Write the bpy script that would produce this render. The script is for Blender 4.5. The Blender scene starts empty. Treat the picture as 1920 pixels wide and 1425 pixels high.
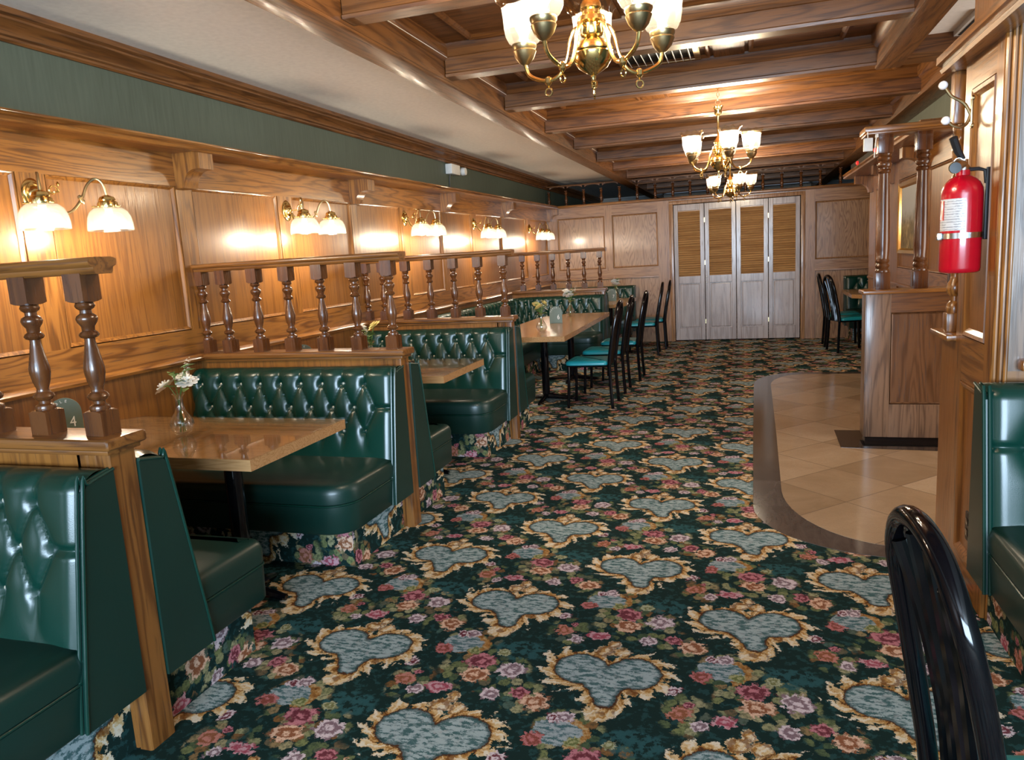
import bpy, bmesh, math, random
from mathutils import Vector, Matrix
random.seed(7)
PI = math.pi
SC = bpy.context.scene
COL = SC.collection

# ---------------------------------------------------------------- camera
def cam_axes(yaw, pitch, roll):
    cy, sy, cp, sp = math.cos(yaw), math.sin(yaw), math.cos(pitch), math.sin(pitch)
    f = Vector((-sy * cp, cy * cp, -sp)); r = Vector((cy, sy, 0)); d = f.cross(r)
    c, s = math.cos(roll), math.sin(roll)
    return c * r + s * d, -s * r + c * d, f
CAM_H = 1.43
rr, dd, ff = cam_axes(math.radians(17.858), math.radians(9.318), math.radians(3.3617))
cd = bpy.data.cameras.new('camera'); cam = bpy.data.objects.new('camera', cd); COL.objects.link(cam)
cd.sensor_fit = 'HORIZONTAL'; cd.sensor_width = 36; cd.lens = 1385.64 / 1920 * 36
cd.clip_start = .05; cd.clip_end = 100
up = -dd
cam.matrix_world = Matrix(((rr.x, up.x, -ff.x, 0), (rr.y, up.y, -ff.y, 0), (rr.z, up.z, -ff.z, CAM_H), (0, 0, 0, 1)))
SC.camera = cam

# ---------------------------------------------------------------- world, daylight, exposure
w = bpy.data.worlds.new('world'); SC.world = w; w.use_nodes = True
w.node_tree.nodes['Background'].inputs[0].default_value = (.6, .75, 1, 1)
w.node_tree.nodes['Background'].inputs[1].default_value = .25
SC.view_settings.view_transform = 'Standard'; SC.view_settings.look = 'None'
SC.view_settings.exposure = 1.0; SC.view_settings.gamma = 1; SC.view_settings.use_curve_mapping = False
SC.cycles.max_bounces = 7; SC.cycles.diffuse_bounces = 4; SC.cycles.glossy_bounces = 3
SC.cycles.transparent_max_bounces = 12; SC.cycles.transmission_bounces = 4
SC.cycles.caustics_reflective = False; SC.cycles.caustics_refractive = False
SC.cycles.sample_clamp_indirect = 6

def area(name, loc, rot, sx, sy, power, col):
    l = bpy.data.lights.new(name, 'AREA'); l.shape = 'RECTANGLE'; l.size = sx; l.size_y = sy
    l.energy = power; l.color = col
    o = bpy.data.objects.new(name, l); o.location = loc; o.rotation_euler = rot; COL.objects.link(o); return o
# daylight through the front windows behind the camera, and through the entrance on the right
DAY = (.6, .79, 1)
area('daylight_front_window', (.75, -4.92, 1.5), (PI / 2, 0, 0), 4.4, 1.75, 520, DAY)
area('daylight_entrance', (3.1, 4.4, 1.2), (0, PI / 2, 0), 1.9, 1.6, 30, (1, .9, .8))
P_SCONCE, P_CHAND = 13.0, 12.0
WARM = (1, .84, .63)

# ---------------------------------------------------------------- shader expression helper
class NT:
    def __init__(s, name):
        s.m = bpy.data.materials.new(name); s.m.use_nodes = True; s.t = s.m.node_tree
        s.b = s.t.nodes['Principled BSDF']; s.out = s.t.nodes['Material Output']
    def new(s, typ): return s.t.nodes.new(typ)
    def link(s, a, b): s.t.links.new(a, b)
class X:
    """a scalar socket with arithmetic"""
    def __init__(s, nt, so): s.nt, s.so = nt, so
    def __add__(s, o): return M(s.nt, 'ADD', s, o)
    __radd__ = __add__
    def __sub__(s, o): return M(s.nt, 'SUBTRACT', s, o)
    def __rsub__(s, o): return M(s.nt, 'SUBTRACT', o, s)
    def __mul__(s, o): return M(s.nt, 'MULTIPLY', s, o)
    __rmul__ = __mul__
def put(nt, inp, v):
    if isinstance(v, X): nt.link(v.so, inp)
    elif hasattr(v, 'is_linked'): nt.link(v, inp)
    else: inp.default_value = v
def M(nt, op, a, b=None, c=None):
    n = nt.new('ShaderNodeMath'); n.operation = op
    put(nt, n.inputs[0], a)
    if b is not None: put(nt, n.inputs[1], b)
    if c is not None: put(nt, n.inputs[2], c)
    return X(nt, n.outputs[0])
def mixc(nt, f, a, b):
    n = nt.new('ShaderNodeMix'); n.data_type = 'RGBA'
    put(nt, n.inputs[0], f)
    for i, v in ((6, a), (7, b)):
        if isinstance(v, tuple): n.inputs[i].default_value = (*v[:3], 1)
        else: nt.link(v, n.inputs[i])
    return n.outputs[2]
def ramp(nt, f, stops):
    n = nt.new('ShaderNodeValToRGB'); cr = n.color_ramp
    while len(cr.elements) < len(stops): cr.elements.new(.5)
    for e, (p, c) in zip(cr.elements, stops): e.position = p; e.color = (*c, 1)
    put(nt, n.inputs[0], f); return n.outputs[0]
def sstep(nt, v, lo, hi):
    n = nt.new('ShaderNodeMapRange'); n.interpolation_type = 'SMOOTHSTEP'
    put(nt, n.inputs[0], v); n.inputs[1].default_value = lo; n.inputs[2].default_value = hi
    return X(nt, n.outputs[0])
def comb(nt, x, y, z=0.0):
    n = nt.new('ShaderNodeCombineXYZ')
    for i, v in enumerate((x, y, z)): put(nt, n.inputs[i], v)
    return n.outputs[0]
def noise(nt, vec, scale, detail=2, rough=.5, dist=0, out=0):
    n = nt.new('ShaderNodeTexNoise')
    if vec is not None: nt.link(vec, n.inputs['Vector'])
    n.inputs['Scale'].default_value = scale; n.inputs['Detail'].default_value = detail
    n.inputs['Roughness'].default_value = rough; n.inputs['Distortion'].default_value = dist
    return X(nt, n.outputs[0]) if out == 0 else n.outputs[1]
def position(nt):
    g = nt.new('ShaderNodeNewGeometry'); s = nt.new('ShaderNodeSeparateXYZ'); nt.link(g.outputs['Position'], s.inputs[0])
    return g, X(nt, s.outputs[0]), X(nt, s.outputs[1]), X(nt, s.outputs[2])
def bump(nt, h, strength=.2, dist=.002, coat=False):
    n = nt.new('ShaderNodeBump'); n.inputs['Strength'].default_value = strength; n.inputs['Distance'].default_value = dist
    put(nt, n.inputs['Height'], h); nt.link(n.outputs[0], nt.b.inputs['Normal'])
    if coat: nt.link(n.outputs[0], nt.b.inputs['Coat Normal'])

def plain(name, col, rough=.5, metal=0, coat=0, spec=None, emit=None, estr=0):
    nt = NT(name); b = nt.b
    _, x, y, z = position(nt)
    n = noise(nt, comb(nt, x, y, z), 35, 3)
    c = mixc(nt, n, tuple(v * .88 for v in col), tuple(min(1, v * 1.1) for v in col))
    nt.link(c, b.inputs['Base Color'])
    b.inputs['Roughness'].default_value = rough; b.inputs['Metallic'].default_value = metal
    b.inputs['Coat Weight'].default_value = coat; b.inputs['Coat Roughness'].default_value = .08
    if emit: b.inputs['Emission Color'].default_value = (*emit, 1); b.inputs['Emission Strength'].default_value = estr
    return nt.m

def oak(name, axis, light, dark, rough=.3, rings=11, coat=.35, cross=8.0, along=.6, grain=.3, pk=1.0):
    nt = NT(name); b = nt.b
    _, x, y, z = position(nt)
    oi = nt.new('ShaderNodeObjectInfo'); rnd = X(nt, oi.outputs['Random'])
    p = [x, y, z]
    k = [cross] * 3; k[axis] = along
    q = [p[i] * k[i] + rnd * (11.3 + 3 * i) for i in range(3)]
    n1 = noise(nt, comb(nt, *q), 1.0, 3, .45, .35)
    ring = M(nt, 'PINGPONG', n1 * float(rings), .5) * 2.0
    k2 = [150.0] * 3; k2[axis] = 7.0
    po = noise(nt, comb(nt, *[p[i] * k2[i] for i in range(3)]), 1.0, 2)
    k3 = [30.0] * 3; k3[axis] = 1.2
    st = noise(nt, comb(nt, *[p[i] * k3[i] + rnd * 5.0 for i in range(3)]), 1.0, 3)
    f = sstep(nt, ring, .05, .75) * .55 + st * .5
    c = ramp(nt, f, [(.12, dark), (.45, tuple((a + 2 * d) / 3 if False else (a * .6 + d * .4) for a, d in zip(light, dark))), (.85, light)])
    pore = sstep(nt, po, .56, .7)
    c = mixc(nt, pore * (.6 * pk), c, tuple(d * .55 for d in dark))
    nt.link(c, b.inputs['Base Color'])
    put(nt, b.inputs['Roughness'], pore * (.18 * pk) + rough)
    b.inputs['Coat Weight'].default_value = coat; put(nt, b.inputs['Coat Roughness'], pore * (.2 * pk) + .13)
    bump(nt, po * .6 + st * .4, grain, .0012, True)
    return nt.m

OAK_L, OAK_D = (.31, .128, .027), (.11, .037, .007)
OAKS = [oak('oak_grain_' + 'xyz'[i], i, OAK_L, OAK_D) for i in range(3)]
RAILW = [oak('rail_oak_' + 'xyz'[i], i, (.235, .094, .022), (.085, .028, .007)) for i in range(3)]
PANEL = oak('oak_veneer', 2, (.285, .113, .023), (.185, .068, .0135), rough=.34, coat=.2, rings=9, cross=9, along=.45)
BEAM = [oak('beam_oak_' + 'xyz'[i], i, (.17, .068, .019), (.07, .025, .006), rough=.38, coat=.13) for i in range(3)]
WALNUT = oak('turned_walnut', 2, (.125, .043, .012), (.06, .019, .006), rough=.25, coat=.35, rings=6, grain=.05)
LAMIN = [oak('laminate_' + 'xyz'[i], i, (.46, .25, .105), (.32, .16, .06), rough=.2, coat=.2, cross=18, along=1.2, grain=.03, pk=.3) for i in range(2)]
FARP = oak('far_wall_veneer', 2, (.42, .235, .115), (.2, .09, .036), rough=.3, rings=18, cross=6, along=.8)
FARO = [oak('far_wall_oak_' + 'xyz'[i], i, (.4, .21, .095), (.22, .095, .036), rough=.32) for i in range(3)]
DIVP = oak('divider_panel', 2, (.17, .08, .035), (.085, .036, .014), rough=.3, rings=12, cross=5)
GREYOAK = oak('daylit_oak', 2, (.24, .145, .09), (.09, .05, .03), rough=.34)  # oak again, with the cool frontal daylight put into its colour
DOORW = oak('daylit_door_wood', 2, (.42, .33, .285), (.27, .195, .16), rough=.32, rings=5, coat=.3, cross=9)  # paler, greyer base colour stands in for daylight reaching the doors
LOUVRE = oak('louvre_wood', 0, (.52, .29, .11), (.32, .15, .05), rough=.35, rings=4, cross=22)

def leather(name, col, rough=.3, grain=420):
    nt = NT(name); b = nt.b
    _, x, y, z = position(nt)
    v = comb(nt, x, y, z)
    n = noise(nt, v, 3.0, 3)
    nt.link(mixc(nt, n, tuple(c * .8 for c in col), tuple(c * 1.2 for c in col)), b.inputs['Base Color'])
    b.inputs['Roughness'].default_value = rough; b.inputs['Coat Weight'].default_value = .12; b.inputs['Coat Roughness'].default_value = .18
    vo = nt.new('ShaderNodeTexVoronoi'); nt.link(v, vo.inputs['Vector']); vo.inputs['Scale'].default_value = grain
    bump(nt, X(nt, vo.outputs['Distance']), .1, .0008)
    return nt.m
GREEN = leather('green_vinyl', (.0035, .035, .024), .27)
GREEN_D = leather('green_vinyl_side', (.003, .027, .02), .38)
TEAL = leather('teal_vinyl', (.01, .27, .32), .36)
BUTTON = plain('pearl_button', (.62, .58, .45), .25, .3)
BRASS = plain('polished_brass', (.83, .6, .24), .16, 1)
BRASS_D = plain('antique_brass', (.5, .38, .2), .3, 1)
CHROME = plain('steel', (.7, .7, .68), .2, 1)
BLACK = plain('black_enamel', (.003, .003, .004), .1)
BLACK.node_tree.nodes['Principled BSDF'].inputs['Specular IOR Level'].default_value = .4
BLACKM = plain('black_plastic', (.012, .012, .013), .45)
WHITE = plain('white_plastic', (.75, .75, .72), .4)
PORC = plain('white_porcelain', (.85, .83, .8), .15, 0, .5)
CREAMC = plain('ceiling_paint', (.86, .83, .78), .75)
RED = plain('extinguisher_red', (.42, .002, .012), .22, 0, .6)
REDGLOW = plain('red_lamp', (.5, .01, .01), .4, emit=(1, .02, .02), estr=.8)
DARK = plain('near_black', (.01, .009, .008), .8)  # dark housing colour; on the vent plates it stands for shade
SIGN = plain('sage_plaque', (.12, .16, .12), .5)
PAINTW = plain('white_lettering', (.85, .85, .8), .5)
LEAF = plain('leaf_green', (.12, .22, .05), .5)
PETALW = plain('white_petal', (.85, .82, .74), .6)
PETALY = plain('yellow_petal', (.82, .68, .25), .6)
GRANITE = plain('black_granite', (.014, .012, .012), .08, 0, .3)
PAPER = plain('label_paper', (.75, .74, .72), .5)

def wallpaper():
    nt = NT('green_wallpaper'); _, x, y, z = position(nt)
    n = noise(nt, comb(nt, x * 60.0, y * 60.0, z * 4.0), 1, 3)
    n2 = noise(nt, comb(nt, x, y, z), 1.3, 2)
    c = ramp(nt, n * .6 + n2 * .4, [(.3, (.05, .072, .054)), (.7, (.08, .108, .085))])
    nt.link(c, nt.b.inputs['Base Color']); nt.b.inputs['Roughness'].default_value = .6
    return nt.m
PAPERG = wallpaper()

def lampglass(name, col, estr, alpha=.35):
    nt = NT(name); t = nt.t
    e = nt.new('ShaderNodeEmission'); e.inputs[0].default_value = (*col, 1)
    tr = nt.new('ShaderNodeBsdfTransparent'); tl = nt.new('ShaderNodeBsdfTranslucent'); tl.inputs[0].default_value = (.13, .125, .11, 1)
    gl = nt.new('ShaderNodeBsdfGlossy'); gl.inputs['Roughness'].default_value = .15
    g, x, y, z = position(nt)
    vo = nt.new('ShaderNodeTexVoronoi'); vo.inputs['Scale'].default_value = 110
    lac = sstep(nt, X(nt, vo.outputs['Distance']), .25, .6)          # etched lace pattern of the frosted glass
    nt.link((lac * (estr * .35) + estr * .75).so, e.inputs[1])
    m1 = nt.new('ShaderNodeMixShader'); m1.inputs[0].default_value = alpha
    a1 = nt.new('ShaderNodeAddShader'); nt.link(tl.outputs[0], a1.inputs[0]); nt.link(e.outputs[0], a1.inputs[1])
    nt.link(a1.outputs[0], m1.inputs[1]); nt.link(tr.outputs[0], m1.inputs[2])
    lw = nt.new('ShaderNodeLayerWeight'); lw.inputs[0].default_value = .25
    m2 = nt.new('ShaderNodeMixShader'); nt.link((X(nt, lw.outputs[0]) * .5).so, m2.inputs[0])
    nt.link(m1.outputs[0], m2.inputs[1]); nt.link(gl.outputs[0], m2.inputs[2])
    nt.link(m2.outputs[0], nt.out.inputs[0]); t.nodes.remove(nt.b)
    return nt.m
SHADE = lampglass('frosted_shade', (1, .88, .66), .16, .7)
def emitter(name, col, s):
    nt = NT(name); e = nt.new('ShaderNodeEmission'); e.inputs[0].default_value = (*col, 1); e.inputs[1].default_value = s
    nt.link(e.outputs[0], nt.out.inputs[0]); nt.t.nodes.remove(nt.b); return nt.m
BULB = emitter('lit_bulb', (1, .86, .6), 9)
def clearglass(name, tint, base=.06):
    nt = NT(name)
    tr = nt.new('ShaderNodeBsdfTransparent'); tr.inputs[0].default_value = (*tint, 1)
    gl = nt.new('ShaderNodeBsdfGlossy'); gl.inputs['Roughness'].default_value = .02
    lw = nt.new('ShaderNodeLayerWeight'); lw.inputs[0].default_value = .5
    f = M(nt, 'POWER', X(nt, lw.outputs[1]), 4.0) * .9 + (.04 + base)
    m = nt.new('ShaderNodeMixShader'); nt.link(f.so, m.inputs[0]); nt.link(tr.outputs[0], m.inputs[1]); nt.link(gl.outputs[0], m.inputs[2])
    nt.link(m.outputs[0], nt.out.inputs[0]); nt.t.nodes.remove(nt.b); return nt.m
GLASS = clearglass('clear_glass', (.95, .96, .94), .1)
RIMG = clearglass('amber_rim_glass', (.97, .88, .68), .12)
SHEET = clearglass('table_glass', (.985, .99, .985), .0)

def tiles():
    nt = NT('travertine_tile'); _, x, y, z = position(nt)
    L = .655; ox, oy = .19, 4.576
    a = ((x - ox) + (y - oy)) * (1 / L); b = ((y - oy) - (x - ox)) * (1 / L)
    fa, fb = M(nt, 'FLOOR', a), M(nt, 'FLOOR', b)
    wn = nt.new('ShaderNodeTexWhiteNoise'); nt.link(comb(nt, fa, fb), wn.inputs['Vector'])
    r = X(nt, wn.outputs['Value'])
    d = M(nt, 'MINIMUM', M(nt, 'PINGPONG', a, .5), M(nt, 'PINGPONG', b, .5))
    v = comb(nt, x + r * 7.0, y + r * 3.0, z)
    n = noise(nt, v, 3.2, 5, .6, 1.2); n2 = noise(nt, v, 14, 4, .7, 2.5)
    c = ramp(nt, n * .5 + r * .5, [(.25, (.3, .2, .115)), (.55, (.42, .295, .18)), (.8, (.5, .375, .25))])
    vein = 1.0 - sstep(nt, M(nt, 'ABSOLUTE', n2 - .5), .0, .03)
    c = mixc(nt, vein * .35, c, (.3, .2, .12))
    c = mixc(nt, 1.0 - sstep(nt, d, .004, .008), c, (.2, .14, .09))
    nt.link(c, nt.b.inputs['Base Color']); nt.b.inputs['Roughness'].default_value = .16
    return nt.m
TILE = tiles()
def bordertile():
    nt = NT('brown_marble_border'); _, x, y, z = position(nt)
    n = noise(nt, comb(nt, x * 6.0, y * 1.5, z), 3, 5, .65, 1)
    cell = M(nt, 'FLOOR', y * (1 / .46)); wn = nt.new('ShaderNodeTexWhiteNoise'); nt.link(comb(nt, cell, 0.0), wn.inputs['Vector'])
    c = ramp(nt, n * .6 + X(nt, wn.outputs['Value']) * .4, [(.2, (.03, .022, .018)), (.75, (.12, .095, .08))])
    nt.link(c, nt.b.inputs['Base Color']); nt.b.inputs['Roughness'].default_value = .12
    return nt.m
BORDER = bordertile()

def carpet():
    nt = NT('rose_carpet'); g, x, y, z = position(nt)
    ns = nt.new('ShaderNodeSeparateXYZ'); nt.link(g.outputs['True Normal'], ns.inputs[0])
    ax = M(nt, 'GREATER_THAN', M(nt, 'ABSOLUTE', X(nt, ns.outputs[0])), .5)
    az = M(nt, 'GREATER_THAN', M(nt, 'ABSOLUTE', X(nt, ns.outputs[2])), .5)
    u0 = x + (y - x) * ax; v0 = (z + .35) + (y - (z + .35)) * az
    # woven jitter and leafy distortion
    def sepc(vec):
        s = nt.new('ShaderNodeSeparateColor'); nt.link(vec, s.inputs[0]); return X(nt, s.outputs[0]), X(nt, s.outputs[1]), X(nt, s.outputs[2])
    vv = comb(nt, u0, v0)
    wv = nt.new('ShaderNodeTexVoronoi'); wv.voronoi_dimensions = '2D'; wv.inputs['Scale'].default_value = 240; nt.link(vv, wv.inputs['Vector'])
    jr, jg, jb = sepc(wv.outputs['Color'])
    u1 = u0 + (jr - .5) * .005; v1 = v0 + (jg - .5) * .005
    v2 = comb(nt, u1, v1)
    nA = noise(nt, v2, 22, 2, .6, 0, 1); ar, ag, ab = sepc(nA)
    u = u1 + (ar - .5) * .04; v = v1 + (ag - .5) * .04
    PX, PY, X0, Y0 = .94, .879, -.50, 2.428
    def cell(cx, cy):
        def wr(a, P): return M(nt, 'WRAP', a, P / 2, -P / 2)
        xa, ya = wr(u - (X0 + cx), PX), wr(v - (Y0 + cy), PY)
        xb, yb = wr(u - (X0 + cx + PX / 2), PX), wr(v - (Y0 + cy + PY / 2), PY)
        def l1(a, b): return M(nt, 'ABSOLUTE', a) * (2 / PX) + M(nt, 'ABSOLUTE', b) * (2 / PY)
        s = M(nt, 'LESS_THAN', l1(xb, yb), l1(xa, ya))
        return xa + (xb - xa) * s + cx, ya + (yb - ya) * s + cy
    def dist(px, py, cx, cy, kx=1.0, ky=1.0):
        dx, dy = (px - cx) * kx, (py - cy) * ky
        return M(nt, 'SQRT', M(nt, 'MULTIPLY_ADD', dx, dx, dy * dy))
    smin = lambda a, b, k: M(nt, 'SMOOTH_MIN', a, b, k)
    # shared textures
    vo = nt.new('ShaderNodeTexVoronoi'); vo.voronoi_dimensions = '2D'; vo.inputs['Scale'].default_value = 27; nt.link(v2, vo.inputs['Vector'])
    vd = X(nt, vo.outputs['Distance']); cr, cg, cb = sepc(vo.outputs['Color'])
    fine = noise(nt, v2, 75, 3, .65); mid = noise(nt, v2, 34, 3, .6)
    stre = noise(nt, comb(nt, u1 * 26.0, v1 * 70.0), 1.0, 3, .6, .4)
    # background with faint teal foliage
    bg = mixc(nt, sstep(nt, mid, .53, .59) * .85, (.008, .026, .023), (.02, .07, .07))
    px, py = cell(.05, .25)
    # leaves around the bouquets
    dB = smin(M(nt, 'SUBTRACT', dist(px, py, .08, .27, 1, 1.15), .16), smin(dist(px, py, .27, .13) - .085, dist(px, py, -.16, .15, 1, .75) - .075, .03), .05)
    dB = smin(dB, dist(px, py, -.03, .43) - .11, .03)
    pres = sstep(nt, dB, .012, -.004) * sstep(nt, cr, .24, .28) * sstep(nt, vd, .62, .5)
    lc = ramp(nt, cg, [(.0, (.05, .1, .055)), (.35, (.22, .25, .1)), (.6, (.44, .42, .24)), (.8, (.25, .11, .03)), (1.0, (.06, .15, .13))])
    lc = mixc(nt, sstep(nt, fine, .45, .6) * .6, lc, (.03, .05, .03))
    col = mixc(nt, pres, bg, lc)
    tp = sstep(nt, dist(px, py, .17, .42, .8, 1.2), .085, .07) * sstep(nt, mid, .44, .5)
    col = mixc(nt, tp * .8, col, (.03, .11, .12))
    # blue shell behind the bouquet, gold scroll on its edge
    dS = dist(px, py, -.06, .425, 1, 1.25)
    shell = mixc(nt, sstep(nt, stre, .42, .56), (.075, .165, .18), (.4, .47, .49))
    col = mixc(nt, sstep(nt, dS, .082, .078), col, shell)
    gold = ramp(nt, mid * .55 + fine * .45, [(.36, (.13, .045, .012)), (.5, (.42, .2, .05)), (.62, (.62, .46, .24))])
    arc = M(nt, 'ABSOLUTE', dS - .09)
    col = mixc(nt, sstep(nt, arc, .016, .012) * M(nt, 'GREATER_THAN', px + py * .4, .12), col, gold)
    # flowers
    pet = M(nt, 'PINGPONG', mid * 7.0, .5) * 2.0
    def flower(cx, cy, r, dk, lt, kx=1.0, ky=1.0):
        nonlocal col
        d = dist(px, py, cx, cy, kx, ky) * (1 / r)
        pt_ = M(nt, 'PINGPONG', M(nt, 'ARCTAN2', py - cy, px - cx) * 1.1 + mid * 1.5, .5)
        msk = sstep(nt, d + (fine - .5) * 1.0 + (cb - .5) * .3 - pt_ * .5, .72, .64)
        swirl = M(nt, 'PINGPONG', d * 1.7 + mid * 1.6 + fine * 1.1, .5) * 2.0
        col = mixc(nt, msk, col, mixc(nt, sstep(nt, swirl, .25, .8), dk, lt))
    PK, PKL, OR, ORL, LI, LIL = (.17, .035, .05), (.6, .23, .27), (.3, .11, .05), (.84, .56, .4), (.26, .17, .2), (.78, .66, .7)
    for f in ((-.205, .272, .034, PK, LIL), (-.178, .156, .046, OR, (.6, .25, .2)), (-.118, .102, .033, LI, LIL), (-.15, .21, .02, PK, PKL),
              (-.124, .376, .042, (.26, .07, .05), (.56, .2, .2)), (-.05, .5, .036, LI, LIL), (-.09, .49, .028, PK, LIL),
              (-.04, .137, .05, (.4, .08, .12), (.66, .38, .42), .9, 1.4), (.145, .133, .042, LI, LIL), (.24, .16, .042, PK, PKL), (.305, .117, .056, OR, ORL),
              (.055, .235, .062, OR, ORL, .95, 1.15), (.175, .285, .058, LI, LIL), (.045, .322, .064, PK, PKL, .95, 1.1), (.11, .395, .03, (.2, .2, .08), (.45, .47, .3)), (0, .39, .032, (.15, .18, .06), (.42, .42, .2))):
        flower(*f)
    # cartouche: smooth union of circles
    qx, qy = cell(.03, -.13)
    du = u1 - u; dv = v1 - v
    sx, sy = qx + du * .45, qy + dv * .45
    lob = smin(dist(sx, sy, -.062, -.092) - .088, dist(sx, sy, .125, -.092) - .09, .02)
    lob = smin(lob, dist(sx, sy, .035, -.15) - .075, .03)
    lob = smin(lob, dist(sx, sy, .045, -.225) - .042, .04)
    lob = smin(lob, dist(sx, sy, .055, -.268) - .034, .02)
    ro = dist(qx, qy, .035, -.13)
    th = M(nt, 'ARCTAN2', qy + .13, qx - .035)
    leaf = M(nt, 'PINGPONG', th * 2.7 + lob * 9.0 + mid * 1.1, .5) * 2.0          # acanthus lobes
    low = sstep(nt, qy, -.16, -.3)
    side = sstep(nt, M(nt, 'ABSOLUTE', qx - .03), .1, .2)
    edge = lob - leaf * (.022 + .03 * side + .02 * low) + (cr - .5) * .03 + (fine - .5) * .03
    crest = M(nt, 'MINIMUM', dist(qx, qy, .0, .035) - .034, M(nt, 'MINIMUM', dist(qx, qy, .065, .03) - .03, dist(qx, qy, .03, .085, 1.3, 1) - .03))
    crest = M(nt, 'MINIMUM', crest, M(nt, 'MINIMUM', dist(qx, qy, .05, -.335, .8, 1) - .04, dist(qx, qy, .135, -.2) - .018))
    scr = M(nt, 'PINGPONG', crest * 24.0 + th * .4 + mid * .9, .5) * 2.0
    frame = M(nt, 'MAXIMUM', sstep(nt, edge, .02, .015), sstep(nt, crest + (fine - .5) * .03, .004, 0))
    rib = M(nt, 'PINGPONG', th * 8.1 + lob * 30.0 + mid * 3.0, .5) * 2.0
    fcol = ramp(nt, fine * .3 + mid * .2 + rib * .16 + leaf * .2 + sstep(nt, lob, .0, .045) * .16, [(.3, (.13, .04, .01)), (.43, (.5, .25, .06)), (.55, (.78, .56, .28)), (.68, (.88, .79, .62))])
    fcol = mixc(nt, sstep(nt, crest, .002, -.002) * sstep(nt, scr, .5, .2) * .8, fcol, (.2, .075, .018))
    fcol = mixc(nt, sstep(nt, lob, .009, .005), fcol, (.09, .035, .015))
    inner = mixc(nt, sstep(nt, stre, .42, .55), (.075, .16, .165), (.42, .52, .53))
    inner = mixc(nt, sstep(nt, mid, .58, .66) * .5, inner, (.4, .42, .42))
    inner = mixc(nt, sstep(nt, lob, -.012, -.002) * .75, inner, (.012, .05, .055))
    car = mixc(nt, sstep(nt, lob, .003, 0) * sstep(nt, crest, -.004, 0), fcol, inner)
    col = mixc(nt, frame, col, car)
    fib = noise(nt, v2, 420, 2)
    col2 = mixc(nt, fib * .4, col, (.005, .012, .011))
    nt.link(col2, nt.b.inputs['Base Color']); nt.b.inputs['Roughness'].default_value = .95
    nt.b.inputs['Specular IOR Level'].default_value = .1
    return nt.m
CARPET = carpet()

def painting_mat():
    nt = NT('landscape_painting'); _, x, y, z = position(nt)
    n = noise(nt, comb(nt, x, y, z), 9, 5, .6, .8)
    h = sstep(nt, z + (n - .5) * .15, 1.5, 1.68)
    land = ramp(nt, n, [(.3, (.05, .035, .015)), (.5, (.2, .14, .05)), (.68, (.42, .3, .14))])
    nt.link(mixc(nt, h, land, (.42, .44, .46)), nt.b.inputs['Base Color']); nt.b.inputs['Roughness'].default_value = .6
    return nt.m
PAINTING = painting_mat()
def label_mat():
    nt = NT('printed_label'); _, x, y, z = position(nt)
    a = M(nt, 'PINGPONG', z * 110.0, .5); n = noise(nt, comb(nt, y * 60.0 + x * 60.0, z * 110.0), 3, 2)
    ink = M(nt, 'GREATER_THAN', a, .28) * M(nt, 'GREATER_THAN', n, .47)
    nt.link(mixc(nt, ink * .65, (.55, .54, .53), (.12, .12, .14)), nt.b.inputs['Base Color']); nt.b.inputs['Roughness'].default_value = .35
    return nt.m
LABELM = label_mat()
# ---------------------------------------------------------------- mesh helpers
def nb(): return bmesh.new()
def box(bm, x0, x1, y0, y1, z0, z1, bev=0, seg=2):
    m = Matrix.Translation(((x0 + x1) / 2, (y0 + y1) / 2, (z0 + z1) / 2)) @ Matrix.Diagonal((abs(x1 - x0), abs(y1 - y0), abs(z1 - z0), 1))
    r = bmesh.ops.create_cube(bm, size=1, matrix=m)
    if bev:
        es = list({e for v in r['verts'] for e in v.link_edges})
        bmesh.ops.bevel(bm, geom=es, offset=bev, segments=seg, affect='EDGES', profile=.6)
    return bm
def lathe(bm, prof, n=20, o=(0, 0, 0), squash=(1, 1), mat=None):
    """prof: (r, z) pairs about local z"""
    rings = []
    for r, z in prof:
        if r < 1e-5: rings.append([bm.verts.new((0, 0, z))])
        else: rings.append([bm.verts.new((r * math.cos(2 * PI * i / n) * squash[0], r * math.sin(2 * PI * i / n) * squash[1], z)) for i in range(n)])
    for a, b in zip(rings, rings[1:]):
        for i in range(n):
            j = (i + 1) % n
            if len(a) == 1 and len(b) == 1: continue
            if len(a) == 1: bm.faces.new((a[0], b[j], b[i]))
            elif len(b) == 1: bm.faces.new((a[i], a[j], b[0]))
            else: bm.faces.new((a[i], a[j], b[j], b[i]))
    for ring, rev in ((rings[0], True), (rings[-1], False)):
        if len(ring) > 1 and mat != 'open': bm.faces.new(ring[::-1] if rev else ring)
    T = Matrix.Translation(o)
    if isinstance(mat, Matrix): T = mat
    bmesh.ops.transform(bm, matrix=T, verts=[v for r in rings for v in r])
    return bm
def smooth_pts(pts, k=6):
    """Catmull-Rom through the points"""
    P = [Vector(p) for p in pts]; out = []
    for i in range(len(P) - 1):
        p0, p1, p2, p3 = P[max(i - 1, 0)], P[i], P[i + 1], P[min(i + 2, len(P) - 1)]
        for j in range(k):
            t = j / k
            out.append(.5 * (2 * p1 + (p2 - p0) * t + (2 * p0 - 5 * p1 + 4 * p2 - p3) * t * t + (3 * p1 - p0 - 3 * p2 + p3) * t ** 3))
    out.append(P[-1]); return out
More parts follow.
